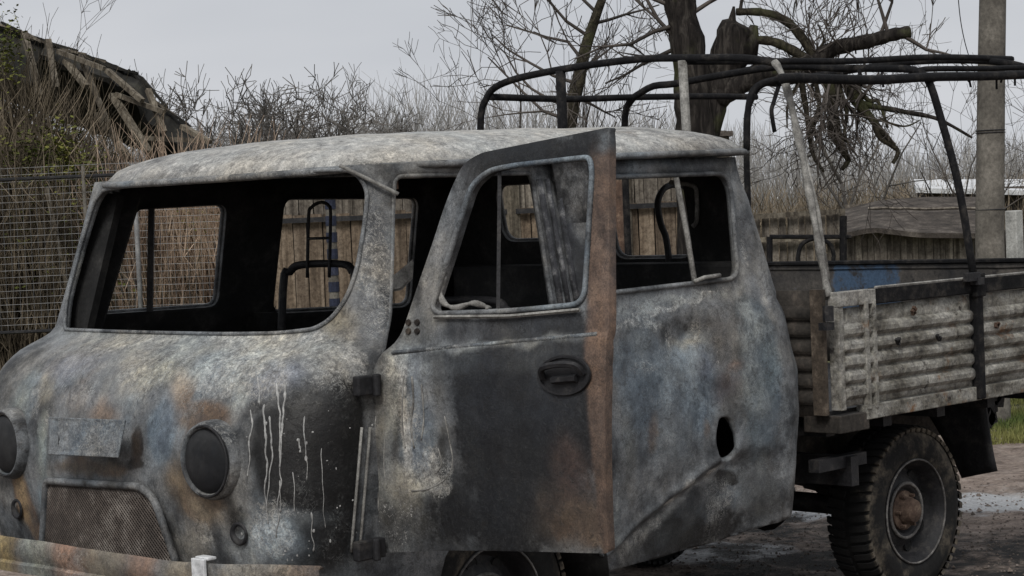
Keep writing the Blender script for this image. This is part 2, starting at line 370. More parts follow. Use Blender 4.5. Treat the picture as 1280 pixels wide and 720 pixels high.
def weights(o, fn, names):
    me = o.data
    if getattr(fn, 'vec', False):
        arr = fn(me)
    else:
        arr = {n: [0.0]*len(me.vertices) for n in names}
        for i, v in enumerate(me.vertices):
            for k, val in fn(v.co).items(): arr[k][i] = val
    for n in names:
        at_ = me.attributes.new(n, 'FLOAT', 'POINT'); at_.data.foreach_set('value', arr[n])
BN = ('ash', 'soot', 'rust', 'blue', 'drip', 'fleck')
def blobfn(blobs, base, wob=.05, ws=3.1):
    """blobs: (channel, centre, horizontal radius, vertical radius, amount)"""
    def fn(me):
        n = len(me.vertices); co = np.empty(n*3); me.vertices.foreach_get('co', co); co = co.reshape(n, 3)
        wv = np.array([[noise.noise(Vector(p)*ws), noise.noise(Vector(p)*ws*1.3+Vector((9, 2, 4))), noise.noise(Vector(p)*ws+Vector((1, 7, 3)))+.5*noise.noise(Vector(p)*ws*4)] for p in co])*wob
        q = co+wv; r = {k: np.full(n, float(v)) for k, v in base.items()}
        for ch, c, rh, rv, amt in blobs:
            d = q-np.array(c); e = (d[:, 0]**2+d[:, 1]**2)/(rh*rh)+d[:, 2]**2/(rv*rv); r[ch] += amt*np.exp(-np.minimum(e*e*.6, 60))
        return r
    fn.vec = True
    return fn

def srgb(v):
    v = v/255; return ((v+.055)/1.055)**2.4 if v > .04 else v/12.92
def heat_and_light_colours(o, blobs, gain=1.22, wob=.035, post=None):
    me = o.data; n = len(me.vertices); co = np.empty(n*3); me.vertices.foreach_get('co', co); co = co.reshape(n, 3)
    wv = np.array([[noise.noise(Vector(p)*5), noise.noise(Vector(p)*5+Vector((9, 2, 4))), noise.noise(Vector(p)*5+Vector((1, 7, 3)))+.6*noise.noise(Vector(p)*17)] for p in co])*wob
    q = co+wv; rgb = np.zeros((n, 3)); W = np.zeros(n)
    for c, rh, rv, colr, amt in blobs:
        d = q-np.array(c); e = np.sqrt((d[:, 0]**2+d[:, 1]**2)/(rh*rh)+d[:, 2]**2/(rv*rv)); w_ = amt*np.exp(-np.minimum(.9*e**2.2, 60))
        rgb += w_[:, None]*np.array([srgb(k)*gain for k in colr]); W += w_
    rgb = rgb/np.maximum(W, 1e-6)[:, None]; a = 1-np.exp(-2.2*W)
    if post: rgb, a = post(co, rgb, a)
    lum = (rgb*np.array([.3, .55, .15])).sum(1)[:, None]; rgb = lum+(rgb-lum)*.66
    at_ = me.attributes.new('paint', 'FLOAT_COLOR', 'POINT'); at_.data.foreach_set('color', np.concatenate([rgb, a[:, None]], 1).ravel())

# ------------------------------------------------------------------ GROUND
def G_h(x, y):
    p = Vector((x, y, 0)); h = .025*fbm(p, 1.1, 4)+.012*fbm(p, 5, 3)
    # flat under the wheels
    for cx in (.95, 3.5):
        for cy in (.25, 1.69):
            h *= 1-math.exp(-((x-cx)**2+(y-cy)**2)/.12)
    return h
gv = []; gf = []
def axis_pts():
    a = [-600, -250, -90, -30, -14, -9]
    x = -6.0
    while x < 13: a.append(x); x += .09
    return a+[14, 16, 20, 26, 35, 50, 80, 140, 300, 700, 1500]
AX = axis_pts(); n = len(AX)
for x in AX:
    for y in AX: gv.append((x, y, G_h(x, y) if -8 < x < 14 and -8 < y < 14 else 0))
for i in range(n-1):
    for j in range(n-1): gf.append((i*n+j, (i+1)*n+j, (i+1)*n+j+1, i*n+j+1))
me = bpy.data.meshes.new('ground'); me.from_pydata(gv, [], gf); me.materials.append(M_ground)
for p in me.polygons: p.use_smooth = True
ground = bpy.data.objects.new('ground', me); col.objects.link(ground); ground['kind'] = 'structure'
ashspots = [(850, 694, .5, .55), (925, 690, .5, .55), (1005, 640, .5, .6), (1235, 632, .8, .4), (1280, 620, .8, .35), (960, 660, .3, .3)]
AS = [(on(a, b, 2, 0), r, s_) for a, b, r, s_ in ashspots]
def gw(p):
    r = {'ash': 0, 'black': 0, 'grass': 0}
    for c, rr, s_ in AS:
        e = ((p.x-c.x)**2+(p.y-c.y)**2)/(rr*.6)**2
        if e < 6: r['ash'] += s_*math.exp(-e)
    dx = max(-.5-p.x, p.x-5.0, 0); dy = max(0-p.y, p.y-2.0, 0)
    r['black'] = .38*math.exp(-(dx*dx+dy*dy)/.10)  # painted contact shadow, fading out around the truck's footprint
    d = (p-CAM).dot(fw)
    r['grass'] = max(-.2, min(.5, (d-13.0)*.16)) + (.35 if (p-CAM).dot(rt)/max(d, 1) < -.15 and d > 9 else 0)
    return r
weights(ground, gw, ('ash', 'black', 'grass'))

# ------------------------------------------------------------------ TRUCK
truck = empty('burned_truck', (2.4, .97, 0), 'burned-out double-cab pickup truck, charred grey, driver door hanging open, bare tent hoops over its bed', 'truck')
YS = [(.42, .055), (.6, .025), (.9, .0), (1.1, .0), (1.27, .022), (1.315, .03), (1.335, .044), (1.37, .055), (1.6, .095), (1.9, .15), (1.96, .17)]
XF = [(.42, .07), (.6, .03), (.75, .0), (.9, -.02), (1.05, -.012), (1.16, .02), (1.24, .07), (1.295, .135), (1.33, .22), (1.35, .27), (1.38, .285), (1.9, .42), (1.96, .43)]
XR = [(.42, 2.56), (.9, 2.60), (1.05, 2.605), (1.39, 2.54), (1.93, 2.44), (2.0, 2.43)]
RC, RR, BOW = .22, .13, .045
def smi(tab, z): return (interp(tab, z-.02)+interp(tab, z)*2+interp(tab, z+.02))/4
def w2(z): return .97-smi(YS, z)-RC
def side_dent(x, z):
    """how far the near side panel is pushed in (m)"""
    d = 0
    if x > 1.2 and z < 1.36:
        # long crease running down to the front
        zc = interp([(1.35, .46), (1.6, .60), (1.9, .74), (2.1, .80), (2.6, .80)], x)
        d += .05*sstep(zc+.012, zc-.07, z)*sstep(2.5, 2.1, x)
        d += -.012*math.exp(-((z-zc)/.022)**2)*sstep(2.2, 2.0, x)
        e = math.hypot((x-1.87)/.13, (z-1.25)/.075); d += .034*math.exp(-e**3)
        e = math.hypot((x-1.95)/.16, (z-1.02)/.2); d += .018*math.exp(-e*e)
        e = math.hypot((x-1.62)/.07, (z-.95)/.25); d += .014*math.exp(-e*e)
        e = math.hypot((x-2.08)/.09, (z-.98)/.10); d += .02*math.exp(-e*e)
        d += -.01*math.exp(-((x-2.42-.02*math.sin(z*9))/.018)**2)
        d += .022*fbm(Vector((x, z*.8, 3.3)), 3.0, 3)+.004*fbm(Vector((x, z, 1.3)), 11, 2)
    return d
def S(t, z):
    sg = 1 if t >= 0 else -1; a = abs(t); ys = smi(YS, z); xf = smi(XF, z); W = w2(z); xr = smi(XR, z)
    arc = RC*pi/2
    Lside = xr-RR-xf-RC
    if a < W:
        x = xf-BOW*(1-(a/W)**2); y = .97-a
    elif a < W+arc:
        th = (a-W)/RC; x = xf+RC*(1-math.cos(th)); y = ys+RC-RC*math.sin(th)
    elif a < W+arc+Lside:
        x = xf+RC+a-W-arc; y = ys
        if sg > 0: y += side_dent(x, z)
    elif a < W+arc+Lside+RR*pi/2:
        th = (a-W-arc-Lside)/RR; x = xr-RR+RR*math.sin(th); y = ys+RR*(1-math.cos(th))
        if sg > 0: y += side_dent(x, z)*math.cos(th)
    else:
        x = xr; y = ys+RR+a-W-arc-Lside-RR*pi/2
    p = Vector((x, y if sg > 0 else 1.94-y, z))
    p.x += .004*fbm(p, 2.5, 3) if a < W+arc else 0
    return p
def tx(x, z): return w2(z)+RC*pi/2+x-smi(XF, z)-RC                       # side panel: X -> t
def ty(y, z):                                                           # rear wall: distance in from the side -> t
    return w2(z)+RC*pi/2+(smi(XR, z)-RR-smi(XF, z)-RC)+RR*pi/2+y-smi(YS, z)-RR
def tinv(p):
    near = p.y < .97; y = p.y if near else 1.94-p.y; z = p.z; xf = smi(XF, z); ys = smi(YS, z); W = w2(z)
    if y > ys+RC: t = .97-y
    elif p.x < xf+RC: t = W+RC*math.acos(max(-1, min(1, 1-(p.x-xf)/RC)))
    else: t = tx(p.x, z)
    return (t if near else -t, z)
# coarse uncut surface for looking up points
cv = []; cf = []; TT = [(-2.9+i*.03) for i in range(194)]; ZZ = [.42+.03*j for j in range(51)]
for t in TT:
    for z in ZZ: cv.append(S(t, z))
nz_ = len(ZZ)
for i in range(len(TT)-1):
    for j in range(nz_-1): cf.append((i*nz_+j, (i+1)*nz_+j, (i+1)*nz_+j+1, i*nz_+j+1))
bvh = BVHTree.FromPolygons(cv, cf)
def hit(px, py):
    r = bvh.ray_cast(CAM, ray(px, py).normalized()); return r[0] if r[0] is not None else on(px, py, 1, .05)
# outline of the shell
ZT = 1.905
def zbot(t):
    a = abs(t); arcS = .97
    p = S(t, .6)
    if a < .95: return .60
    return .60
outer = []
tend = ty(.97, 1.2)
def endt(z): return ty(.97, z)
Tn = 150
bot = []
for i in range(Tn+1):
    t = -endt(.62)+2*endt(.62)*i/Tn; p = S(t, .6); z = .60
    if p.x > .25: z = interp([(.25, .60), (.6, .50), (1.4, .425), (2.0, .45), (2.5, .495), (2.7, .52)], p.x)
    if p.y < .3 or p.y > 1.64:
        d2 = (p.x-.95)**2
        if d2 < .43**2: z = max(z, .37+math.sqrt(.43**2-d2)*.93)
    bot.append((t, z))
# keep the rear edge consistent
bot[0] = (-endt(.52), .52); bot[-1] = (endt(.52), .52)
right = [(endt(z), z) for z in [.56+.04*k for k in range(33)]]
top = [(endt(ZT)*(1-2*i/200), ZT) for i in range(201)]
left = [(-t, z) for t, z in reversed(right)]
outer = bot+right+top+left
def side_poly(pts, r, near=True):
    q = round_poly(pts, r); return [((tx(p.x, p.y)) if near else -tx(p.x, p.y), p.y) for p in q]
ws_px = [(75, 412), (85, 370), (104, 300), (118, 254), (129, 238), (200, 224), (300, 211), (400, 205), (442, 213), (460, 236), (456, 275), (447, 335), (434, 372), (415, 398), (390, 411), (350, 417), (290, 418), (180, 416)]
ws3 = [hit(*p) for p in ws_px]
ws3 = [Vector((p.x, p.y, min(p.z, 1.893))) for p in ws3]
ws = round_poly([tinv(p) for p in ws3], [.03, .2, .2, .1, .05, .1, .2, .2, .05, .05, .2, .2, .1, .1, .1, .1, .2, .2])
door_open = side_poly([(.575, 1.865), (.54, 1.75), (.445, 1.38), (.365, 1.29), (.345, 1.2), (.335, .88), (1.195, .88), (1.205, 1.4), (1.215, 1.865)], [.03, .1, .06, .05, .1, .05, .05, .1, .03])
win_near = side_poly([(1.47, 1.84), (1.43, 1.425), (2.235, 1.44), (2.30, 1.842)], [.04, .04, .06, .09])
winf1 = side_poly([(.56, 1.405), (.71, 1.805), (1.15, 1.812), (1.135, 1.40)], [.03, .04, .05, .05], False)
winf2 = side_poly([(1.445, 1.825), (2.20, 1.81), (2.20, 1.335), (1.42, 1.355)], .05, False)
def rearpoly(y0, y1, z0, z1, near):
    q = round_poly([(y0, z0), (y1, z0), (y1, z1), (y0, z1)], .07); return [((1 if near else -1)*ty(p.x, p.y), p.y) for p in q]
rw1 = rearpoly(.49, .92, 1.515, 1.86, True); rw2 = rearpoly(.385, .85, 1.60, 1.85, False)
filler = side_poly([(2.01, .765), (2.13, .755), (2.135, .84), (2.105, .925), (2.05, .93), (2.005, .86)], .03)
holes = [ws, door_open, win_near, winf1, winf2, rw1, rw2, filler]
V, F = sheet2d(outer, holes, .0105, lambda t, z: -.9 < t < 3.0)
mb = MB(); mb.v = [S(t, z) for t, z in V]; mb.f = F
shell = mb.obj('cab_body', [M_body, M_soot], truck, True)
me = shell.data
# make all normals face outward
nrm = Vector((0, 0, 0))
f0 = me.polygons[0]
if f0.normal.dot(f0.center-Vector((1.3, .97, 1.1))) < 0: me.flip_normals()
sm = shell.modifiers.new('thick', 'SOLIDIFY'); sm.thickness = .022; sm.offset = -1; sm.material_offset = 1; sm.material_offset_rim = 0
def hb(ch, px, py, rx, ry, amt): return (ch, hit(px, py), rx/400, ry/400, amt)
bl = [
 hb('ash', 180, 427, 130, 12, .20), hb('ash', 330, 430, 120, 14, .30), hb('ash', 190, 458, 60, 22, .20), hb('rust', 195, 462, 70, 26, .20), hb('rust', 120, 460, 50, 20, .14), hb('blue', 190, 500, 90, 40, .15), hb('rust', 130, 512, 34, 16, .34), hb('rust', 90, 500, 30, 30, .16),
 hb('ash', 300, 462, 90, 35, .24), hb('blue', 300, 460, 80, 50, .25), hb('blue', 203, 545, 22, 45, .45), hb('soot', 268, 514, 40, 9, .22), hb('soot', 234, 575, 9, 44, .3), hb('soot', 172, 552, 12, 22, .5), hb('soot', 160, 585, 50, 8, .3), hb('soot', 240, 620, 22, 10, .2), hb('rust', 262, 518, 42, 20, .36), hb('rust', 232, 490, 16, 70, .30), hb('rust', 170, 540, 14, 50, .2), hb('rust', 110, 588, 90, 10, .3), hb('soot', 110, 590, 70, 5, .14),  # dark blob right of the number plate is its painted shadow
 hb('blue', 95, 480, 60, 30, .2), hb('ash', 40, 500, 20, 70, .12), hb('blue', 30, 500, 30, 60, .25), hb('rust', 28, 620, 22, 40, .45), hb('rust', 44, 660, 16, 30, .4), hb('blue', 55, 590, 10, 60, .4), hb('ash', 52, 560, 8, 60, .14),
 hb('soot', 330, 560, 26, 66, .30), hb('soot', 380, 560, 50, 80, .34), hb('soot', 415, 610, 45, 100, .40), hb('soot', 432, 520, 20, 60, .34), hb('soot', 320, 498, 16, 12, .25), hb('soot', 370, 500, 12, 20, .2), hb('fleck', 390, 560, 60, 110, .05), hb('ash', 370, 560, 60, 60, -.12),
 hb('ash', 335, 668, 28, 26, .40), hb('ash', 345, 636, 44, 8, .2), hb('blue', 335, 665, 24, 30, .3), hb('rust', 262, 630, 34, 16, .38), hb('rust', 248, 610, 20, 30, .25), hb('soot', 296, 655, 14, 20, .35), hb('soot', 22, 640, 10, 14, .5), hb('ash', 256, 665, 20, 30, .24),
 hb('ash', 425, 455, 35, 25, .24), hb('ash', 465, 330, 25, 110, .22), hb('fleck', 465, 330, 30, 110, .06), hb('blue', 465, 380, 25, 60, .15), hb('rust', 350, 424, 34, 12, .38), hb('soot', 470, 260, 16, 40, .12),
 hb('ash', 95, 330, 8, 110, .2),
 # side panel behind the open door
 hb('blue', 800, 480, 60, 90, .30), hb('blue', 870, 470, 60, 80, .34), hb('blue', 940, 480, 40, 120, .34), hb('ash', 850, 374, 110, 6, .30), hb('ash', 800, 400, 50, 14, .2), hb('ash', 800, 460, 25, 8, .2), hb('ash', 830, 420, 12, 22, .22), hb('ash', 868, 420, 12, 22, .2),
 hb('ash', 775, 700, 10, 30, .2), hb('ash', 795, 672, 14, 10, .34), hb('ash', 820, 648, 16, 9, .36), hb('ash', 842, 625, 16, 9, .36), hb('ash', 864, 605, 18, 9, .36), hb('ash', 888, 590, 18, 8, .34), hb('ash', 900, 625, 30, 26, .16), hb('ash', 955, 400, 8, 45, .42), hb('ash', 935, 340, 8, 40, .26), hb('ash', 770, 620, 8, 60, .16),  # highlights along the long crease are painted in through the ash weight
 hb('soot', 790, 560, 18, 60, .12), hb('soot', 840, 680, 70, 34, .36), hb('soot', 920, 655, 60, 28, .30), hb('soot', 850, 412, 16, 10, .22), hb('soot', 905, 598, 26, 12, .35), hb('soot', 905, 480, 18, 50, .16), hb('soot', 820, 520, 8, 60, .10), hb('soot', 985, 560, 8, 90, .12),
 hb('rust', 905, 470, 16, 18, .38), hb('rust', 975, 520, 7, 80, .32), hb('rust', 965, 420, 7, 40, .3), hb('rust', 820, 540, 12, 30, .24), hb('rust', 880, 530, 9, 20, .24), hb('fleck', 850, 500, 100, 120, .04), hb('fleck', 905, 635, 30, 30, .08), hb('fleck', 905, 450, 30, 30, .10),
 hb('soot', 850, 205, 90, 8, .16), hb('blue', 830, 205, 80, 10, .2), hb('ash', 900, 212, 30, 10, .05),
]
weights(shell, blobfn(bl, {'ash': .03, 'soot': .05, 'rust': 0.02, 'blue': .08, 'drip': 0, 'fleck': -.02}), BN)

# far windshield pillar: boxed inner lining, its dark side faces the camera
m = MB(); m.beam((.36, 1.70, 1.36), (.50, 1.655, 1.86), .12, .035, .5); m.obj('pillar_lining', M_soot, truck)
m = MB(); m.beam((.44, 1.79, 1.36), (.60, 1.72, 1.86), .14, .035, 1.2); m.obj('pillar_lining', M_soot, truck)
HC = [(180,425,170,12,(142,142,135)),(360,430,80,12,(138,136,126)),(90,455,45,20,(112,116,126)),(150,470,50,25,(125,125,120)),(190,462,45,18,(152,142,116)),(215,443,30,13,(130,136,132)),(100,495,40,14,(118,120,124)),(60,480,20,20,(126,120,104)),(130,511,24,11,(130,104,80)),
 (230,480,22,26,(140,119,92)),(260,455,30,25,(130,140,142)),(300,450,50,28,(146,156,158)),(345,470,35,18,(112,120,134)),(400,452,30,20,(122,120,112)),(200,540,18,36,(96,110,122)),(180,505,14,20,(110,108,105)),(234,545,9,40,(98,80,62)),(172,560,12,30,(60,50,42)),(30,490,18,40,(110,120,120)),  # includes the number plate's shadow, painted dark on the nose
 (52,560,10,60,(116,126,122)),(28,620,14,30,(150,120,66)),(55,640,8,30,(95,114,124)),(105,588,70,7,(84,72,56)),(225,600,18,24,(104,86,60)),(255,635,26,18,(130,112,84)),(250,675,24,20,(136,134,126)),(338,672,30,24,(140,156,166)),(350,645,40,7,(120,126,128)),(310,690,20,14,(150,156,156)),(300,500,14,18,(138,148,150)),(732,350,14,40,(36,38,42)),(736,240,10,60,(44,46,52)),(690,290,9,90,(58,61,66)),(714,300,6,90,(46,49,56)),(265,515,38,9,(96,70,44)),(290,640,10,26,(26,24,22)),
 (325,550,12,58,(18,18,18)),(375,560,36,70,(17,17,17)),(418,600,36,115,(12,12,13)),(372,696,36,16,(14,14,14)),(345,600,20,40,(22,22,22)),(385,508,14,14,(60,60,58)),(432,520,16,50,(12,12,12)),(470,300,22,90,(70,72,75)),(485,380,8,60,(52,53,55)),(430,404,20,18,(138,126,98)),(95,330,8,110,(122,120,112)),(460,400,18,40,(98,101,105)),
 (790,385,50,12,(112,118,120)),(860,371,80,6,(132,136,134)),(800,432,30,28,(86,94,100)),(850,408,15,8,(58,62,66)),(855,427,30,5,(138,138,128)),(905,420,28,36,(92,92,92)),(880,455,18,20,(96,107,122)),(950,465,22,44,(80,98,106)),(940,530,24,50,(76,88,93)),(800,500,30,56,(66,77,88)),(850,540,30,34,(88,93,97)),
 (785,570,12,50,(88,90,88)),(900,488,20,16,(76,74,82)),(908,461,13,7,(122,98,86)),(905,512,16,16,(62,63,63)),(840,660,50,26,(46,50,51)),(800,705,20,20,(52,56,60)),(905,600,28,10,(54,54,52)),(897,630,18,12,(108,108,105)),(950,615,28,36,(66,68,68)),(975,520,6,80,(94,82,72)),(955,400,5,36,(160,158,150)),(990,450,8,60,(92,100,106)),
 (900,250,20,60,(70,75,78)),(935,300,14,70,(86,89,92)),(850,207,90,8,(60,66,74)),(770,660,6,50,(104,110,110)),
 (778,692,9,4.5,(146,149,147)),(788,682,9,4.5,(146,149,147)),(796,674,9,4.5,(146,149,147)),(804,666,9,4.5,(146,149,147)),(813,658,9,4.5,(146,149,147)),(822,650,9,4.5,(146,149,147)),(831,641,9,4.5,(146,149,147)),(841,632,9,4.5,(146,149,147)),(852,622,9,4.5,(146,149,147)),(863,612,9,4.5,(146,149,147)),(874,604,9,4.5,(146,149,147)),(886,597,9,4.5,(146,149,147))]  # pale line painted as the highlight along the crease
heat_and_light_colours(shell, [(hit(a, b), max(c, 4)/400, d/400, k, 1.0) for a, b, c, d, k in HC])
# pale runs of melted paint down the sooty corner
rg = random.Random(14)
for (x0_, y0_, y1_, r_) in ((313, 512, 596, .0028), (331, 505, 640, .0036), (337, 520, 655, .0030), (346, 478, 585, .0034), (357, 480, 640, .0034), (372, 548, 566, .0034), (366, 590, 640, .002), (381, 520, 600, .0018), (402, 560, 660, .0016), (350, 600, 672, .002), (322, 470, 505, .003), (389, 640, 690, .002)):
    pts = []; x_ = x0_; k_ = max(4, int((y1_-y0_)/9))
    for k in range(k_+1):
        pts.append(hit(x_, y0_+(y1_-y0_)*k/k_)+Vector((-.0012, -.0012, 0))); x_ += rg.gauss(0, 1.3)
    m = MB(); P_ = smooth_path(pts, 3); m.tube(P_, [r_*(1.5-1.0*i/len(P_))*(.6+1.3*abs(noise.noise(Vector((i*.33, x0_, 0)))))*(2.0 if i == len(P_)-2 else 1)*(1.0 if i else .4) for i in range(len(P_))], 5); m.obj('paint_run', M_run, truck, True)
for k in range(34):
    p = hit(rg.gauss(392, 36), rg.uniform(500, 700)); m = MB(); q = rg.uniform(.002, .0055)
    m.lathe([(.0003, .0025), (q*.7, .002), (q, 0)], ZERO, Vector((-.7, -.7, 0)), 7); zs_ = rg.uniform(.5, 2.2); m.v = [p+Vector((v.x*rg.uniform(.6, 1.1), v.y*rg.uniform(.6, 1.1), v.z*zs_)) for v in m.v]; m.obj('paint_fleck', M_run, truck)
# gaskets and pressed lips round the openings
def lip(poly, r, out_, name, mat, parent=truck, flat=1.0):
    m = MB(); P = []
    for t, z in poly:
        p = S(t, z); e = .01; n_ = (S(t+e, z)-S(t-e, z)).cross(S(t, z+e)-S(t, z-e)).normalized()
        if n_.dot(p-Vector((1.3, .97, z))) < 0: n_ = -n_
        P.append(p+n_*out_)
    m.tube(P, r, 6, True); return m.obj(name, mat, parent, True)
wl = lip(ws, .0075, .002, 'windshield_frame', M_body); weights(wl, lambda p: {'ash': .12, 'soot': .05, 'rust': 0, 'blue': 0, 'drip': 0, 'fleck': 0}, BN)
def lipw(a): return lambda p: {'ash': a, 'soot': .12, 'rust': .02, 'blue': .1, 'drip': 0, 'fleck': 0}
for poly in (win_near, winf1, winf2, rw1, rw2): weights(lip(poly, .010, .004, 'window_frame', M_body), lipw(-.04), BN)
weights(lip(door_open, .009, -.006, 'door_frame', M_body), lipw(.05), BN)
# seam strip between pillar and door, pale edges
m = MB()
for off in (0.0, .026):
    m.tube([hit(448-off*400+k*2.2, 690-k*26)+Vector((0, -.006, 0)) for k in range(0, 7)], .005, 5)
o = m.obj('hinge_pillar_seam', M_silver, truck, True)

# ---- roof cap with rain gutter
def roof_outline(a, k=1.0):
    cx, cy = 1.45, .97; ex = 8
    c, s_ = math.cos(a), math.sin(a)
    rx = 1.095; ry = .865
    ex = 8 if c > 0 else 4.0
    f = (abs(c)**ex+abs(s_)**ex)**(-1/ex)
    x = cx+rx*c*f*k; y = cy+ry*s_*f*k
    return x, y
def roofz(x): return interp([(.3, 1.885), (.5, 1.90), (1.4, 1.915), (2.5, 1.93)], x)
m = MB(); NA, NR = 144, 26
for i in range(NR+1):
    k = 1-i/NR
    for j in range(NA):
        a = 2*pi*j/NA; x, y = roof_outline(a, k)
        rho = k; H = .125
        z = roofz(x)+H*(1-rho**4.5)**(.6)*(.93+.07*math.cos(pi*(y-.97)/1.9))
        p = Vector((x, y, z)); p.z += .006*fbm(p, 3.5, 3)*(1-rho**6)
        # sag of the burnt skin near the front edge
        m.v.append(p)
for i in range(NR):
    for j in range(NA): m.f.append((i*NA+j, i*NA+(j+1) % NA, (i+1)*NA+(j+1) % NA, (i+1)*NA+j))
roof = m.obj('roof', [M_roof, M_soot], truck, True)
sm = roof.modifiers.new('thick', 'SOLIDIFY'); sm.thickness = .012; sm.offset = -1; sm.material_offset = 1
if roof.data.polygons[NA*12].normal.z < 0: roof.data.flip_normals()
def rp(px, py, z=1.98): return on(px, py, 2, z)
rb = [('ash', rp(600, 175), .9, .2, .10), ('rust', rp(370, 180), .3, .12, .03), ('rust', rp(800, 175), .3, .15, .16), ('ash', rp(800, 168), .3, .2, .12), ('soot', rp(880, 175), .35, .2, .10), ('soot', rp(240, 205, 1.93), .3, .1, .08), ('ash', rp(200, 200, 1.95), .3, .1, .1), ('soot', rp(640, 185, 1.93), .25, .05, .1)]
weights(roof, blobfn(rb, {'ash': .25, 'soot': -.04, 'rust': .0, 'blue': 0, 'drip': 0, 'fleck': .05}), BN)
m = MB(); P = []
for j in range(NA):
    x, y = roof_outline(2*pi*j/NA, 1.0); P.append(Vector((x, y, roofz(x)-.004)))
m.tube(P, .016, 6, True, flat=.8)
o = m.obj('rain_gutter', M_body, truck, True); weights(o, lambda p: {'ash': .16 if p.x < .6 else .02, 'soot': -.05 if p.x < .6 else .1, 'rust': 0, 'blue': .1, 'drip': 0, 'fleck': 0}, BN)
# header strip torn loose at the front corner
A_ = on(330, 197, 0, .36); B_ = hit(428, 207)+Vector((-.03, -.02, 0)); C_ = hit(497, 243)+Vector((-.015, -.02, 0))
m = MB(); m.tube(smooth_path([B_, B_.lerp(C_, .5)+Vector((0, -.01, -.003)), C_], 5), .007, 5)
o = m.obj('torn_header_strip', M_silver, truck, True)
m = MB(); m.box(hit(490, 222)+Vector((.02, .03, 0)), (.05, .02, .075)); m.obj('corner_bracket', M_rust, truck)

# ---- open driver's door
TH, DL, PH, HX, HY = math.radians(83.6), .936, .063, .311, .04
def tum(h): return interp([(.6, .012), (.8, -.004), (1.05, -.008), (1.22, -.004), (1.30, .008), (1.325, .022), (1.9, .125)], h)
def D(a, h, o_=0.0):
    d = tum(h)-o_; A = a*math.cos(PH)-(h-1)*math.sin(PH); Z = 1+a*math.sin(PH)+(h-1)*math.cos(PH)
    return Vector((HX+A*math.cos(TH)+d*math.sin(TH), HY-A*math.sin(TH)+d*math.cos(TH), Z))
def dinv(px, py):
    a, h = .5, 1.2
    def pr(p):
        q = p-CAM; z = q.dot(fw); return 640+FPX*q.dot(CR)/z, 360-FPX*q.dot(CU)/z
    for _ in range(12):
        u, v = pr(D(a, h)); e = 1e-3; ua, va = pr(D(a+e, h)); uh, vh = pr(D(a, h+e))
        J = ((ua-u)/e, (uh-u)/e, (va-v)/e, (vh-v)/e); det = J[0]*J[3]-J[1]*J[2]
        du, dv = px-u, py-v; a += (J[3]*du-J[1]*dv)/det*.8; h += (-J[2]*du+J[0]*dv)/det*.8
    return a, h
d_out = [dinv(*p) for p in [(456, 692), (560, 688), (640, 689), (761, 692), (760, 420), (761, 159), (600, 191), (578, 205), (560, 245), (500, 422), (472, 446), (463, 475), (458, 560)]]
d_out = round_poly([(a, h) for a, h in d_out], [.02, .1, .1, .015, .1, .010, .03, .05, .1, .06, .04, .05, .1], step=.015)
d_win = [dinv(*p) for p in [(541, 385), (590, 232), (612, 213), (640, 207), (738, 196), (741, 215), (736, 300), (731, 380), (640, 389), (550, 392)]]
d_win = round_poly(d_win, [.03, .06, .04, .1, .05, .05, .1, .05, .1, .04], step=.02)
V, F = sheet2d(d_out, [d_win], .010)
def edge_round(a, h): return 0
mb = MB(); mb.v = [D(a, h, .003*fbm(Vector((a, h, 2)), 4, 3)) for a, h in V]; mb.f = F
door = mb.obj('door', [M_body, M_soot], truck, True)
out_dir = (D(.5, 1, .1)-D(.5, 1, 0)).normalized()
if door.data.polygons[0].normal.dot(out_dir) < 0: door.data.flip_normals()
sm = door.modifiers.new('thick', 'SOLIDIFY'); sm.thickness = .034; sm.offset = -1; sm.material_offset = 1; sm.material_offset_rim = 0
bv = door.modifiers.new('bev', 'BEVEL'); bv.width = .006; bv.segments = 2; bv.limit_method = 'ANGLE'; bv.angle_limit = math.radians(50)
tag(door, 'sooty black driver door standing open, with a rusty rear edge')
def db(ch, px, py, rx, ry, amt): return (ch, D(*dinv(px, py)), rx/400, ry/400, amt)
dbl = [db('ash', 500, 500, 28, 70, .26), db('ash', 530, 560, 26, 60, .22), db('ash', 545, 590, 20, 26, .25), db('ash', 500, 600, 40, 24, .18), db('blue', 515, 520, 40, 90, .25), db('ash', 500, 450, 40, 18, .26),
       db('ash', 620, 430, 110, 6, .16), db('ash', 560, 310, 12, 110, .22), db('ash', 520, 400, 14, 30, .2), db('fleck', 500, 640, 40, 60, .12), db('ash', 490, 680, 20, 30, .12), db('ash', 470, 570, 10, 100, .16),
       db('soot', 640, 570, 70, 120, .30), db('soot', 680, 510, 70, 100, .28), db('soot', 700, 440, 40, 50, .2), db('ash', 700, 500, 60, 80, -.12), db('soot', 640, 480, 70, 60, .26), db('soot', 540, 640, 50, 45, .2), db('soot', 600, 520, 20, 70, .2), db('soot', 660, 195, 100, 25, .3), db('fleck', 500, 420, 14, 14, .1), db('rust', 517, 408, 8, 8, .3)]
for y in range(200, 700, 25): dbl.append(db('rust', 752, y, 8, 20, .62)); dbl.append(db('soot', 752, y, 9, 22, -.35))
for y in range(190, 700, 30): dbl.append(db('ash', 752, y, 5, 16, .04))
dbl += [db('ash', 560, 560, 7, 60, .2), db('ash', 545, 606, 26, 6, .3), db('soot', 520, 460, 9, 30, .3), db('soot', 528, 520, 7, 50, .25), db('ash', 512, 520, 8, 70, .2), db('rust', 700, 600, 40, 50, .34), db('rust', 725, 660, 34, 34, .42), db('rust', 740, 660, 20, 30, .2), db('rust', 690, 645, 26, 26, .15), db('ash', 752, 665, 8, 20, .08)]
dfn0 = blobfn(dbl, {'ash': -.13, 'soot': .15, 'rust': -.1, 'blue': .05, 'drip': 0, 'fleck': -.02})
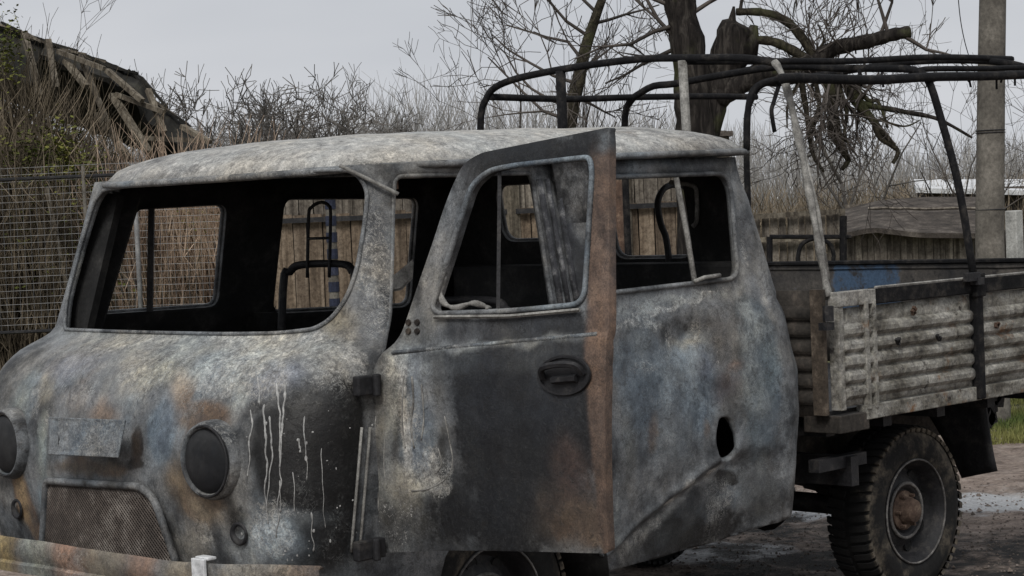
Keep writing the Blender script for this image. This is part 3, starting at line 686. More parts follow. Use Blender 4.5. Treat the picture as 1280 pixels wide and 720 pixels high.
def dfn(me):
    r = dfn0(me); n = len(me.vertices); co = np.empty(n*3); me.vertices.foreach_get('co', co); co = co.reshape(n, 3)
    A_ = (co[:, 0]-HX)*math.cos(TH)-(co[:, 1]-HY)*math.sin(TH); Z_ = co[:, 2]-1; a_ = A_*math.cos(PH)+Z_*math.sin(PH)
    w_ = np.clip((a_-(DL-.070))/.018, 0, 1)*np.clip((1.86-(Z_*math.cos(PH)-A_*math.sin(PH)+1))/.04, 0, 1)
    r['rust'] += .3*w_; r['ash'] -= .15*w_; r['fleck'] -= .1*w_
    return r
dfn.vec = True
weights(door, dfn, BN)
rg = random.Random(19)
for pl, r_ in (([(556, 520), (562, 550), (566, 575), (562, 592), (550, 604), (532, 612), (515, 614)], .003), ([(548, 560), (552, 580), (545, 592)], .003), ([(515, 470), (517, 500), (514, 530), (518, 560)], .004), ([(527, 480), (530, 520), (527, 550)], .003), ([(505, 470), (503, 520), (507, 560)], .003), ([(470, 520), (468, 570), (473, 620), (471, 660)], .003), ([(482, 540), (480, 580), (484, 610)], .002)):
    m = MB(); P_ = smooth_path([D(*dinv(*q), .001) for q in pl], 5); m.tube(P_, [r_*(.5+.5*abs(math.sin(i*.7))) for i in range(len(P_))], 5); m.obj('paint_run', M_silver, door, True)
HD = [(640,570,60,90,(22,26,32)),(690,500,36,50,(34,39,46)),(620,500,50,40,(29,33,40)),(640,450,80,14,(56,61,66)),(620,429,110,4,(118,122,122)),(700,470,30,30,(40,43,47)),(510,450,26,12,(130,136,138)),(514,500,10,50,(116,128,140)),(531,560,13,40,(108,120,130)),(515,600,40,12,(152,150,136)),(500,625,26,12,(120,118,108)),(485,500,10,60,(128,128,118)),(475,560,9,80,(104,101,90)),(496,550,5,50,(44,41,38)),
 (500,655,34,28,(60,60,58)),(470,690,14,12,(92,100,98)),(545,475,10,40,(66,66,64)),(556,560,5,40,(50,50,48)),(712,598,20,36,(82,62,53)),(722,655,30,26,(84,68,52)),(680,640,20,30,(52,47,44)),(670,190,90,14,(22,26,32)),(533,350,6,24,(122,124,124)),(548,305,6,24,(126,128,128)),(564,255,6,24,(118,120,122)),(580,216,6,14,(96,98,100)),(515,392,8,16,(116,116,112)),(553,352,6,22,(26,28,32)),(566,308,6,22,(24,26,30)),(580,262,6,22,(26,28,32)),(596,226,6,14,(26,28,32)),(545,395,14,12,(112,110,102)),(520,408,16,18,(104,104,100)),(680,405,50,10,(46,50,56)),(600,410,40,8,(60,62,66)),(580,640,30,40,(16,18,22))]
def dpost(co, rgb, a):
    A_ = (co[:, 0]-HX)*math.cos(TH)-(co[:, 1]-HY)*math.sin(TH); Z_ = co[:, 2]-1; a_ = A_*math.cos(PH)+Z_*math.sin(PH); h_ = Z_*math.cos(PH)-A_*math.sin(PH)+1
    w_ = np.clip((a_-(DL-.070))/.014, 0, 1)*np.clip((1.875-h_)/.05, 0, 1); g = np.array([srgb(k)*1.6 for k in (82, 62, 48)]); g = g[None, :]*(.8+.35*np.sin(h_*5.0+1)[:, None]*.5+.2)
    return rgb*(1-w_[:, None])+g*w_[:, None], np.maximum(a, w_)
heat_and_light_colours(door, [(D(*dinv(a, b)), max(c, 4)/400, d/400, k, 1.0) for a, b, c, d, k in HD], post=dpost)
# window channel, vent bar, melted glass
m = MB(); m.tube([D(a, h, .004) for a, h in d_win], .009, 6, True); wf = m.obj('window_frame', M_body, door, True); weights(wf, lambda p: {'ash': .0, 'soot': .1, 'rust': 0, 'blue': .2, 'drip': 0, 'fleck': 0}, BN)
m = MB(); m.tube([D(*dinv(621, 212), -.014), D(*dinv(619, 388), -.014)], .008, 4); m.obj('vent_window_bar', M_black, door)
m = MB(); m.tube([D(*dinv(546, 396), .014), D(*dinv(640, 395), .014), D(*dinv(728, 387), .014)], .006, 4); m.obj('window_sill_strip', M_silver, door)
rng = random.Random(3)
m = MB(); m.tube(smooth_path([D(*dinv(554, 345), -.01), D(*dinv(548, 362), -.01), D(*dinv(552, 378), -.008), D(*dinv(570, 385), 0), D(*dinv(590, 379), 0), D(*dinv(607, 383), 0), D(*dinv(611, 387), 0)], 5), [.005+.006*abs(math.sin(i*.5)) for i in range(31)], 6)
m.obj('melted_glass', M_silver, door, True)
# rear edge: folded flange
# belt crease ridge
m2 = MB(); m2.tube([D(*dinv(490+k*32, 441-k*2.9), -.002) for k in range(9)], .007, 5); o = m2.obj('belt_crease', M_body, door, True); weights(o, lambda p: {'ash': .14, 'soot': 0, 'rust': 0, 'blue': .2, 'drip': 0, 'fleck': 0}, BN)
# handle: oval dish with a grip and a latch
hc = dinv(706, 469)
m = MB(); ring = [D(hc[0]+.092*math.cos(2*pi*k/28), hc[1]+.055*math.sin(2*pi*k/28), .004) for k in range(28)]
m.tube(ring, .006, 5, True)
n0 = len(m.v); m.v += [D(hc[0]+.09*math.cos(2*pi*k/28), hc[1]+.053*math.sin(2*pi*k/28), .002) for k in range(28)]; m.v.append(D(hc[0], hc[1], .0015)); m.f += [(n0+k, n0+(k+1) % 28, n0+28) for k in range(28)]
hd = m.obj('handle_dish', M_black, door, True, 40)
m = MB(); m.tube(smooth_path([D(hc[0]-.075, hc[1]-.005, .008), D(hc[0]-.06, hc[1]+.025, .03), D(hc[0], hc[1]+.034, .036), D(hc[0]+.06, hc[1]+.028, .03), D(hc[0]+.07, hc[1]+.0, .008)], 5), .010, 6); m.tube([D(hc[0]-.04, hc[1]-.012, .01), D(hc[0]+.05, hc[1]-.010, .012)], .012, 6); m.obj('handle_grip', M_black, hd, True, 40)
# hinges
for py, hpy in ((481, 40), (686, 30)):
    c = on(460, py, 1, .0)
    m = MB(); m.box(c+Vector((-.005, -.012, 0)), (.115, .03, .062)); m.tube([c+Vector((.005, -.035, -.035)), c+Vector((.005, -.035, .035))], .014, 8)
    o = m.obj('door_hinge', M_black, truck); bevel(o, .006)
for k in range(4):
    m = MB(); a = dinv(511+(k % 2)*11, 403+(k//2)*11); m.lathe([(.0, .006), (.009, .006), (.011, 0)], D(*a, .001), out_dir, 8); m.obj('mirror_mount_bolt', M_grub0, door)

M_lamp = simple_metal('sooted_lamp', (.004, .0045, .006), (.009, .010, .012), (.03, .03, .03), 3, .6, .3, .2)
# ---- body seam, lower front, headlights
for (px, py) in ((267, 575), (15, 554)):
    p = hit(px, py); ax = Vector((-1, -.10 if px > 100 else .10, 0)).normalized()
    m = MB(); m.lathe([(.128, -.03), (.127, .010), (.122, .028), (.114, .037), (.106, .034), (.103, .024), (.100, .01)], p, ax, 40)
    o = m.obj('headlight', M_body, truck, True, 60); weights(o, lambda q, zc=p.z: {'ash': .10 if q.z > zc+.05 else -.05, 'soot': .18, 'rust': .06, 'blue': .15, 'drip': 0, 'fleck': 0}, BN)
    m = MB(); m.lathe([(.103, .026), (.096, .033), (.08, .040), (.055, .046), (.028, .049), (.0005, .050)], p, ax, 32); m.obj('lamp_bowl', M_lamp, o, True)
    m = MB(); m.tube([p+ax*.036+ (Vector((0, math.cos(a), math.sin(a))))*.112 for a in [2*pi*k/32 for k in range(32)]], .005, 5, True); m.obj('lamp_rim', M_silver if px < 0 else M_black, o, True)
    # turn signal recess below
    q = hit(px+33 if px > 100 else px+8, py+92 if px > 100 else py+82)
    m = MB(); m.lathe([(.038, .004), (.034, .012), (.026, .006), (.018, -.004), (.0005, -.006)], q, ax, 18); m.obj('turn_signal_socket', M_black, truck, True)
# ---- number plate panel
def fp(px, py, off=-.05):
    off -= .03
    p = hit(px, py); return p+Vector((off, off*.25, 0))
pc = [on(63, 521, 0, -.135), on(158, 525, 0, -.125), on(149, 572, 0, -.155), on(62, 568, 0, -.165)]
m = MB(); nn = 44
for i in range(nn+1):
    for j in range(nn+1):
        u, v = i/nn, j/nn; p = pc[0].lerp(pc[1], u).lerp(pc[3].lerp(pc[2], u), v)
        inn = sstep(0, .08, u)*sstep(0, .1, v)*sstep(1, .92, u)*sstep(1, .88, v)
        m.v.append(p+Vector((-.004*fbm(p, 45, 3)*inn - .004*(1-inn), 0, 0)))
for i in range(nn):
    for j in range(nn): m.f.append((i*(nn+1)+j, (i+1)*(nn+1)+j, (i+1)*(nn+1)+j+1, i*(nn+1)+j+1))
o = m.obj('number_plate', M_body, truck, True); s_ = o.modifiers.new('t', 'SOLIDIFY'); s_.thickness = .006; s_.offset = 0
weights(o, lambda p: {'ash': .10, 'soot': -.12, 'rust': -.2, 'blue': .25, 'drip': 0, 'fleck': .06}, BN)
m = MB(); m.beam(on(112, 534, 0, -.07), on(110, 556, 0, -.09), .2, .03); m.obj('plate_bracket', M_black, truck)
# ---- grille
gp = [hit(*p) for p in [(62, 600), (178, 607), (198, 622), (236, 700), (232, 712), (70, 690)]]
gp2 = round_poly([(p.y, p.z) for p in gp], [.03, .05, .05, .04, .02, .03], step=.02)
gx = min(p.x for p in gp)-.012
def gX(y): return gx+.05*((y-.97)/.75)**2
m = MB(); m.tube([Vector((gX(a)-.004, a, z)) for a, z in gp2], .014, 6, True); g = m.obj('grille_frame', M_body, truck, True); weights(g, lambda p: {'ash': -.04, 'soot': .2, 'rust': .03, 'blue': .2, 'drip': 0, 'fleck': 0}, BN)
m = MB(); n0 = len(gp2); m.v = [Vector((gX(a)+.012, a, z)) for a, z in gp2]; m.f = [tuple(range(n0))]; m.obj('grille_backing', M_soot, truck)
ya, yb = min(a for a, z in gp2), max(a for a, z in gp2); za, zb = min(z for a, z in gp2), max(z for a, z in gp2)
m = MB(); step = .0155
for sgn in (1, -1):
    c = ya-(zb-za)-.1
    while c < yb+.4:
        run = []; k = 0
        while k <= 40:
            z = za+(zb-za)*k/40; y = c+sgn*(z-za)*1.1+( (zb-za)*1.1 if sgn < 0 else 0)
            if inpoly(y, z, gp2): run.append(Vector((gX(y)-.001*sgn, y, z)))
            elif len(run) > 1: m.tube(run, .0024, 3); run = []
            else: run = []
            k += 1
        if len(run) > 1: m.tube(run, .0024, 3)
        c += step
m.obj('grille_mesh', simple_metal('sooty_mesh', (.025, .02, .017), (.08, .065, .055), (.24, .215, .19), 7), truck)
# ---- bumper
def bx(y): return -.155+.20*abs((y-.97)/1.0)**4
bt = [(0, .675), (.012, .682), (.02, .670), (.022, .630), (.012, .605), (.010, .600), (.022, .592), (.018, .562), (0, .557)]
m = MB(); NB = 60
for i in range(NB+1):
    y = -.03+2.0*i/NB
    for off, z in bt:
        p = Vector((bx(y)-off, y, z)); p.z += .006*fbm(Vector((y, 0, 0)), 3, 2); m.v.append(p)
K = len(bt)
for i in range(NB):
    for k in range(K-1): m.f.append((i*K+k, (i+1)*K+k, (i+1)*K+k+1, i*K+k+1))
o = m.obj('bumper', M_body, truck, True, 50); s_ = o.modifiers.new('t', 'SOLIDIFY'); s_.thickness = .008
def bmw(p): return {'ash': .08+.05*math.sin(p.y*7), 'soot': -.10, 'rust': .24+.14*math.sin(p.y*9+1), 'blue': -.1, 'drip': 0, 'fleck': -.02}
weights(o, bmw, BN)
heat_and_light_colours(o, [(on(a, b, 0, -.15), c/400, .3, k, 1.0) for a, b, c, k in ((10, 680, 22, (150, 128, 60)), (50, 690, 26, (112, 118, 108)), (90, 695, 24, (150, 112, 88)), (140, 700, 30, (110, 108, 98)), (180, 705, 26, (128, 96, 74)), (230, 710, 26, (120, 112, 96)), (300, 715, 40, (124, 118, 104)), (370, 716, 40, (128, 116, 92)))])
cy = on(252, 705, 0, -.14).y
m = MB(); m.box((bx(cy)-.028, cy, .630), (.012, .065, .135)); m.box((bx(cy)+.0, cy, .696), (.035, .065, .01)); bevel(m.obj('bumper_clamp', M_white, truck), .003)

# ---- interior
m = MB(); m.box((1.45, .97, .70), (2.1, 1.74, .03)); m.obj('cab_floor', M_soot, truck)
m = MB(); m.box((.40, .97, 1.22), (.22, 1.66, .20)); bevel(m.obj('dashboard', M_soot, truck), .03)
m = MB(); m.box((.85, .97, .88), (.75, .5, .34), taper=.85); bevel(m.obj('engine_cover', M_soot, truck), .03)
def hoop(y0, y1, x, z0, z1, rr=.08, n=6, lean=.08):
    P = [(x, y0, z0), (x+lean*.7, y0, z1-rr), (x+lean*.9, y0+rr*.3, z1-rr*.3), (x+lean, y0+rr, z1), (x+lean, y1-rr, z1), (x+lean*.9, y1-rr*.3, z1-rr*.3), (x+lean*.7, y1, z1-rr), (x, y1, z0)]
    return smooth_path(P, 4)
# front seats: tube back frame, headrest loop, base
def seat(yc, x=1.05, hr=True, zt=1.53, hz=1.82):
    e = MB(); e.tube(hoop(yc-.21, yc+.21, x, .85, zt, .09), .016, 6); e.tube([(x+.04, yc-.21, 1.2), (x+.04, yc+.21, 1.2)], .010, 5); o = e.obj('seat_back_frame', M_black, truck, True)
    if hr: h = MB(); h.tube(hoop(yc-.065, yc+.065, x+.06, zt-.05, hz, .05, lean=.03), .007, 5); h.tube([(x+.07, yc-.065, zt+.1), (x+.07, yc+.065, zt+.1)], .006, 5); h.obj('headrest_loop', M_black, o, True)
    s1 = MB(); s1.box((x-.18, yc, .95), (.42, .44, .05)); s1.box((x-.18, yc, .82), (.34, .36, .2)); bevel(s1.obj('seat_base', M_soot, truck), .02)
def cab_line(px, py, x): return on(px, py, 0, x)
sy1 = on(395, 340, 0, 1.12).y; seat(sy1, 1.07, True, on(395, 331, 0, 1.12).z, on(405, 253, 0, 1.12).z)
seat(.42, 1.07, False, 1.42)
rs_ = on(830, 240, 0, 1.6)
m = MB()
P = [on(855, 232, 1, .62), on(840, 231, 1, .62), on(828, 238, 1, .62), on(822, 255, 1, .62), on(826, 280, 1, .62), on(833, 300, 1, .62), on(838, 345, 1, .62)]
m.tube(smooth_path(P, 4), .014, 6); m.obj('seat_back_frame', M_black, truck, True)
# rear bench, back board
m = MB(); m.box((2.3, .97, .93), (.42, 1.5, .12)); m.box((2.40, .97, 1.22), (.06, 1.62, .56)); bevel(m.obj('rear_bench', M_soot, truck), .02)
# partition behind front seats (sooty steel), and inner B-pillars
for yy in (.10, 1.84):
    m = MB(); yt = yy+(.07 if yy < 1 else -.07); m.beam((1.31, yy, .75), (1.32, yy, 1.36), .17, .04, pi/2 if False else 0)
    m.obj('pillar_lining', M_soot, truck)
# crumpled panel hanging inside B pillar, seen through door window
m = MB()
outl = [(690, 205), (740, 200), (742, 250), (740, 285), (738, 305), (728, 320), (716, 328), (706, 290), (698, 250)]
q = [on(a, b, 1, .11) for a, b in outl]; m.v = q+[p+Vector((0, .012, 0)) for p in q]; k = len(q)
m.f = [tuple(range(k)), tuple(reversed(range(k, 2*k)))]+[(i, (i+1) % k, k+(i+1) % k, k+i) for i in range(k)]
o = m.obj('torn_trim_panel', M_body, truck); weights(o, lambda p: {'ash': -.1, 'soot': .26, 'rust': 0, 'blue': .1, 'drip': .05, 'fleck': 0}, BN)
# front window pillar ridges on the B pillar
for dx_, r_ in ((1.235, .012), (1.275, .010), (1.32, .012)):
    m = MB(); m.tube([Vector((dx_, smi(YS, z)-.006, z)) for z in (1.40, 1.55, 1.7, 1.84)], r_, 6); o = m.obj('pillar_rib', M_ribs, truck, True)
# window divider bars
m = MB(); m.tube([on(845, 222, 1, .125), on(858, 290, 1, .1), on(868, 352, 1, .06)], .011, 6); m.tube([on(868, 352, 1, .05), on(880, 347, 1, .05), on(900, 344, 1, .05)], .008, 5); m.obj('window_divider', M_silver, truck, True)
m = MB(); p0 = Vector((.775, 1.825, 1.40)); p1 = Vector((.79, 1.80, 1.81)); m.tube([p0, p1], .016, 4); m.obj('window_divider', M_black, truck)
m = MB(); m.tube(smooth_path([on(838, 228, 0, 2.44), on(866, 232, 0, 2.44), on(871, 245, 0, 2.44), on(871, 275, 0, 2.46), on(866, 283, 0, 2.46)], 4), .010, 6); m.obj('rear_window_edge', M_silver, truck, True)  # pale curved strip along the rear window edge
# crumpled wing of the dash / mirror shell at the door gap
m = MB(); P = [(472, 352), (490, 348), (505, 336), (514, 328), (513, 345), (500, 358), (478, 362)]
q = [on(a, b, 1, .45) for a, b in P]; m.v = q+[p+Vector((.05, .05, -.01)) for p in q]; k = len(q); m.f = [tuple(range(k)), tuple(reversed(range(k, 2*k)))]+[(i, (i+1) % k, k+(i+1) % k, k+i) for i in range(k)]
bevel(m.obj('crumpled_sheet', M_silver, truck), .006)
# steering column and wheel (burnt to a bare ring)
m = MB(); c = Vector((.62, .48, 1.24)); ax = Vector((.55, -.0, .83)).normalized(); u = Vector((0, 1, 0)); v = ax.cross(u)
m.tube([c+(u*math.cos(a)+v*math.sin(a))*.19 for a in [2*pi*k/28 for k in range(28)]], .010, 6, True); m.tube([c, c-ax*.3], .02, 6); m.tube([c-u*.19, c+u*.19], .008, 5); m.obj('steering_wheel', M_black, truck, True)
m = MB(); m.tube(smooth_path([(.47, .25, 1.34), (.5, .2, 1.2), (.52, .16, 1.28), (.55, .2, 1.05)], 4), .006, 5); m.obj('hanging_cable', M_silver, truck, True)

# ---- wheels
M_hub = simple_metal('dusty_hub', (.03, .02, .015), (.09, .06, .045), (.2, .15, .11), 14, .9)
M_ringd = simple_metal('greyed_rim_edge', (.03, .03, .03), (.12, .115, .11), (.30, .29, .27), 12, .85)
M_grub = simple_metal('grubby_chassis', (.012, .011, .01), (.04, .035, .03), (.11, .09, .075), 8, .9)
def make_wheel(name, c, side):
    ax = Vector((0, -1 if side > 0 else 1, 0)); root = bpy.data.objects.new(name, None); col.objects.link(root); attach(root, truck); root.location = c-Vector(truck.location)
    m = MB(); hw = .105
    prof = [(.222, -hw+.01), (.25, -hw), (.30, -hw-.004), (.335, -hw+.006), (.352, -hw+.022), (.358, -hw+.04), (.360, 0), (.358, hw-.04), (.352, hw-.022), (.335, hw-.006), (.30, hw+.006), (.29, hw+.008), (.25, hw+.004), (.232, hw-.002), (.222, hw-.01)]
    m.lathe(prof, c, ax, 56)
    u = Vector((1, 0, 0)); v = ax.cross(u); NL = 54
    def pt(ang, r, h): return c+(u*math.cos(ang)+v*math.sin(ang))*r+ax*h
    for k in range(NL):
        for s_ in (-1, 1):
            a = 2*pi*(k+(.5 if s_ > 0 else 0))/NL; da = 2*pi/NL*.30
            lo = [(.340, hw*.98), (.356, hw*.72), (.359, hw*.12)]; hi = [(.356, hw*1.015), (.368, hw*.80), (.370, hw*.12)]
            base = len(m.v)
            for q, (sh) in enumerate((0, .02, .05)):
                for (r_, h_) in (lo[q], hi[q]):
                    for e in (-1, 1): m.v.append(pt(a+e*da+sh*.9, r_, h_*s_))
            # 12 verts, 4 per station: lo-,lo+,hi-,hi+
            for q in range(2):
                b = base+q*4; n_ = b+4
                m.f += [(b+2, b+3, n_+3, n_+2), (b, b+2, n_+2, n_), (b+3, b+1, n_+1, n_+3)]
            m.f += [(base, base+1, base+3, base+2), (base+8, base+10, base+11, base+9)]
    o = m.obj('tyre', M_tyre, root, True, 35); weights(o, lambda p: {'dust': (.30+.36*sstep(.31, .36, math.sqrt(max(0, (p-c).length_squared-((p-c).dot(ax))**2))))*(1 if (p-c).dot(ax) > .085 else .10)}, ('dust',))
    m = MB(); m.lathe([(.222, -.09), (.205, -.085), (.20, .0), (.205, .075), (.212, .085), (.224, .096), (.228, .104), (.222, .106), (.214, .094), (.205, .082), (.196, .055), (.190, .03), (.182, .02), (.165, .02), (.150, .032), (.120, .050), (.110, .052), (.100, .046), (.092, .03), (.085, .03)], c, ax, 40)
    rim = m.obj('rim', M_black, root, True, 50)
    # silver-ish ring where ash settled on the bead
    m = MB(); m.tube([pt(2*pi*k/40, .222, .106) for k in range(40)], .0045, 5, True); m.obj('bead_ring', M_ringd, rim, True)
    m = MB(); m.tube([pt(2*pi*k/30, .118, .054) for k in range(30)], .008, 5, True); m.obj('disc_ridge', M_ringd, rim, True)
    for k in range(8):
        m = MB(); a = 2*pi*(k+.3)/8; m.lathe([(.0005, .0), (.022, .0), (.026, .004), (.028, -.003)], pt(a, .160, .0285), ax, 12); m.obj('vent_hole', M_soot, rim)
    m = MB(); m.lathe([(.088, .02), (.085, .045), (.062, .055), (.055, .08), (.048, .10), (.03, .108), (.0005, .11)], c, ax, 20)
    for k in range(6):
        a = 2*pi*k/6; m.lathe([(.0005, .075), (.008, .073), (.009, .05)], pt(a, .072, 0), ax, 6)
    m.obj('hub', M_hub, root, True, 40)
    return root
for X in (.95, 3.5): make_wheel('wheel', Vector((X, .25, .373)), 1)
for X in (.95, 3.5): make_wheel('wheel', Vector((X, 1.69, .373)), -1)
# axles, chassis
m = MB()
for Y in (.58, 1.36): m.box((2.4, Y, .66), (4.4, .07, .13))
for X in (.3, 1.5, 2.5, 3.1, 4.3): m.box((X, .97, .66), (.07, .72, .10))
m.obj('chassis_frame', M_grub, truck)
for X in (.95, 3.5):
    m = MB(); m.tube([(X, .36, .373), (X, 1.58, .373)], .045, 10); m.lathe([(.0005, -.14), (.10, -.12), (.15, 0), (.10, .12), (.0005, .14)], (X, .97, .373), (1, 0, 0), 16); m.obj('axle', M_black, truck, True)
    for Y in (.50, 1.44):
        m = MB()
        for k in range(5):
            L = .58-.09*k; m.tube([(X-L, Y, .60-.03*k), (X-L*.5, Y, .52-.024*k+.02), (X, Y, .47-.012*k+.02), (X+L*.5, Y, .52-.024*k+.02), (X+L, Y, .60-.03*k)], .022, 4)
        m.obj('leaf_spring', M_black, truck)
m = MB(); m.tube(smooth_path([(1.6, .55, .55), (2.4, .5, .5), (2.75, .6, .52), (2.8, .8, .52)], 4), .028, 8); m.lathe([(.02, -.25), (.07, -.24), (.07, .24), (.02, .25)], (2.3, .5, .5), (1, 0, 0), 12); m.obj('exhaust_pipe', M_rust, truck, True)
m = MB(); m.box((2.93, .3, .62), (.05, .5, .12)); m.beam((2.72, .10, .66), (3.05, .10, .66), .05, .05); m.obj('bed_bracket', M_black, truck)
# front wheel housing (dark inner arches)
for Y in (.38, 1.56):
    m = MB(); P = [Vector((.95+.47*math.cos(a), Y, .40+.44*math.sin(a))) for a in [pi*k/14 for k in range(15)]]
    n0 = len(P); yo = .04 if Y < 1 else 1.90
    m.v = P+[Vector((p.x, yo, p.z)) for p in P]; m.f = [(i, i+1, n0+i+1, n0+i) for i in range(n0-1)]+[tuple(range(n0))]
    o = m.obj('wheel_arch_liner', M_soot, truck, True, 40); s_ = o.modifiers.new('t', 'SOLIDIFY'); s_.thickness = .006

# ---- cargo bed
XB0, XB1, ZB0, ZB1 = 2.735, 4.76, .885, 1.345
def ribbed(x0, x1, y, sgn, name, white=False):
    """pressed steel side: plain band on top, ribs below"""
    prof = [(ZB1-.055, 0), (1.235, 0)]
    z = 1.225
    for k in range(5):
        prof += [(z, .0), (z-.010, .015), (z-.020, .019), (z-.036, .018), (z-.046, .010), (z-.052, .0)]; z -= .062
    prof += [(ZB0+.012, 0)]
    m = MB(); xs = [x0+(x1-x0)*i/24 for i in range(25)]
    for x in xs:
        for z, o_ in prof:
            wob = .004*fbm(Vector((x, z, y)), 4, 2); m.v.append(Vector((x, y-sgn*(o_+wob), z)))
    K = len(prof)
    for i in range(24):
        for k in range(K-1): m.f.append((i*K+k, (i+1)*K+k, (i+1)*K+k+1, i*K+k+1))
    o = m.obj(name, M_bed, truck, True, 25); s_ = o.modifiers.new('t', 'SOLIDIFY'); s_.thickness = .01; s_.offset = 0
    weights(o, lambda p: {'white': (1.0 if p.x < 2.93 else 0)*(.25 if white else 0) + .06}, ('white',)); return o
ribbed(2.78, 3.715, -.01, 1, 'side_panel', True); ribbed(3.785, XB1, -.01, 1, 'side_panel')
ribbed(2.78, XB1, 1.95, -1, 'side_panel')
def wbox(name, c, s_, mat, white=.0, bv_=.004):
    m = MB(); m.box(c, s_); o = m.obj(name, mat, truck); bevel(o, bv_)
    if mat is M_bed: weights(o, lambda p: {'white': white}, ('white',))
    return o
# top rails and bottom rails
m = MB(); m.box(((3.0+XB1)/2, -.012, ZB1-.018), (XB1-3.0, .045, .066)); bevel(m.obj('top_rail', M_frame, truck), .006)
wbox('top_rail_end', ((2.74+3.0)/2, -.012, ZB1-.018), (.258, .045, .06), M_bed, .5)
m = MB(); m.tube([(3.0, -.03, ZB1+.017), (3.7, -.03, ZB1+.017), (XB1, -.03, ZB1+.017)], .006, 5); m.obj('rail_lip', M_silver, truck)
wbox('bottom_rail', (3.34, -.006, ZB0-.022), (.86, .05, .06), M_bed, .0); wbox('bottom_rail', (4.27, -.006, ZB0-.022), (.96, .05, .06), M_bed, .0)
m = MB(); m.box((3.75, .97, ZB0-.02), (2.0, 1.86, .03)); m.obj('bed_floor', M_black, truck)
m = MB()
for X in (2.8, 3.2, 3.6, 4.0, 4.4, 4.7): m.box((X, .97, ZB0-.075), (.06, 1.8, .07))
m.obj('bed_crossmember', M_black, truck)
wbox('bed_corner_beam', (2.83, .06, ZB0-.055), (.20, .18, .07), M_grub, .15)
# front headboard with ribs
m = MB(); prof = [(ZB1+.02, 0)]
z = 1.30
for k in range(6): prof += [(z, .0), (z-.012, .016), (z-.040, .018), (z-.052, .0)]; z -= .068
prof += [(ZB0-.03, 0)]
for y in (.03, .5, .97, 1.4, 1.91):
    for z, o_ in prof: m.v.append(Vector((2.735-o_, y, z)))
K = len(prof)
for i in range(4):
    for k in range(K-1): m.f.append((i*K+k, (i+1)*K+k, (i+1)*K+k+1, i*K+k+1))
hbd = m.obj('headboard', M_grub, truck, True, 25); s_ = hbd.modifiers.new('t', 'SOLIDIFY'); s_.thickness = .01; s_.offset = 0
# corner posts
m = MB(); m.box((2.704, .040, 1.12), (.022, .060, .50)); m.obj('corner_post', M_rustd, truck)
wbox('corner_post', (2.762, -.004, 1.115), (.036, .05, .46), M_bed, .35)
wbox('corner_post', (2.93, -.022, 1.095), (.028, .03, .44), M_bed, .2)
wbox('corner_post', (2.985, -.022, 1.095), (.022, .03, .44), M_bed, .1)
m = MB(); m.box((3.75, -.028, 1.10), (.05, .04, .52)); m.box((3.75, -.04, 1.33), (.075, .03, .10)); bevel(m.obj('stake_post', M_frame, truck), .004)
m = MB(); m.box((2.742, 1.93, 1.12), (.04, .05, .50)); m.obj('corner_post', M_rust, truck)
# tailgate (inner face shows)
m = MB(); nn_ = 60
for i in range(nn_+1):
    y = .03+1.88*i/nn_
    for z, o_ in [(1.385, .0), (1.36, .0), (1.352, .008), (1.30, .008), (1.22, .008), (1.2, .02), (1.1, .02), (1.08, .0), (ZB0, .0)]:
        m.v.append(Vector((XB1+.03+o_, y, z+.004*fbm(Vector((y, 0, 0)), 3, 2))))
for i in range(nn_):
    for k in range(8): m.f.append((i*9+k, (i+1)*9+k, (i+1)*9+k+1, i*9+k+1))
tg = m.obj('tailgate', M_inner, truck, True, 30); s_ = tg.modifiers.new('t', 'SOLIDIFY'); s_.thickness = .02
byc = on(1080, 345, 0, 4.78).y
weights(tg, lambda p: {'blue': .5*math.exp(-((p.y-byc)/.26)**4)+.33*math.exp(-((p.y-byc-.50)/.22)**4)}, ('blue',))
m = MB(); m.tube([(XB1+.025, .03, 1.392), (XB1+.025, 1.91, 1.392)], .012, 6); m.obj('tailgate_rail', M_frame, truck)
# latches and burnt tufts
for px, py in ((1122, 429), (1172, 424), (1246, 408), (1140, 388)):
    p = on(px, py, 1, -.035); m = MB()
    rg = random.Random(px)
    for k in range(3): m.box(p+Vector((rg.uniform(-.015, .015), -.004, rg.uniform(-.015, .015))), (.02, .014, .012), Matrix.Rotation(rg.uniform(-1, 1), 3, 'Y'))
    m.obj('side_latch', M_rust if px in (1246, 1140) else M_black, truck)
p = on(1030, 392, 1, -.02); m = MB(); m.tube([p+Vector((0, -.02, -.03)), p+Vector((0, -.02, .03))], .022, 8); m.box(p+Vector((.0, -.01, -.05)), (.05, .04, .03)); m.obj('corner_hinge', M_black, truck)
p = on(1215, 346, 1, -.06); m = MB(); m.box(p, (.09, .03, .035)); m.box(p+Vector((.04, .0, -.02)), (.05, .04, .03)); m.obj('post_clamp', M_black, truck)
# mudflap + tail lamp block
m = MB(); q = [(1150, 500), (1228, 490), (1250, 588), (1204, 597)]
q3 = [on(a, b, 0, 4.02+.03*i) for i, (a, b) in enumerate(q)]
m.v = []
for u in range(7):
    for v in range(7):
        uu, vv = u/6, v/6; p = q3[0].lerp(q3[1], uu).lerp(q3[3].lerp(q3[2], uu), vv); m.v.append(p+Vector((.02*math.sin(vv*3+uu*2), 0, 0)))
for u in range(6):
    for v in range(6): m.f.append((u*7+v, (u+1)*7+v, (u+1)*7+v+1, u*7+v+1))
o = m.obj('mudflap', M_black, truck, True); s_ = o.modifiers.new('t', 'SOLIDIFY'); s_.thickness = .012
m = MB(); rg = random.Random(8)
for k in range(7): m.box(on(1236+rg.uniform(-6, 9), 508+rg.uniform(-14, 18), 1, .25), (.06, .05, .05), Matrix.Rotation(rg.uniform(-1, 1), 3, 'Y'))
m.obj('tail_lamp_bracket', M_black, truck)

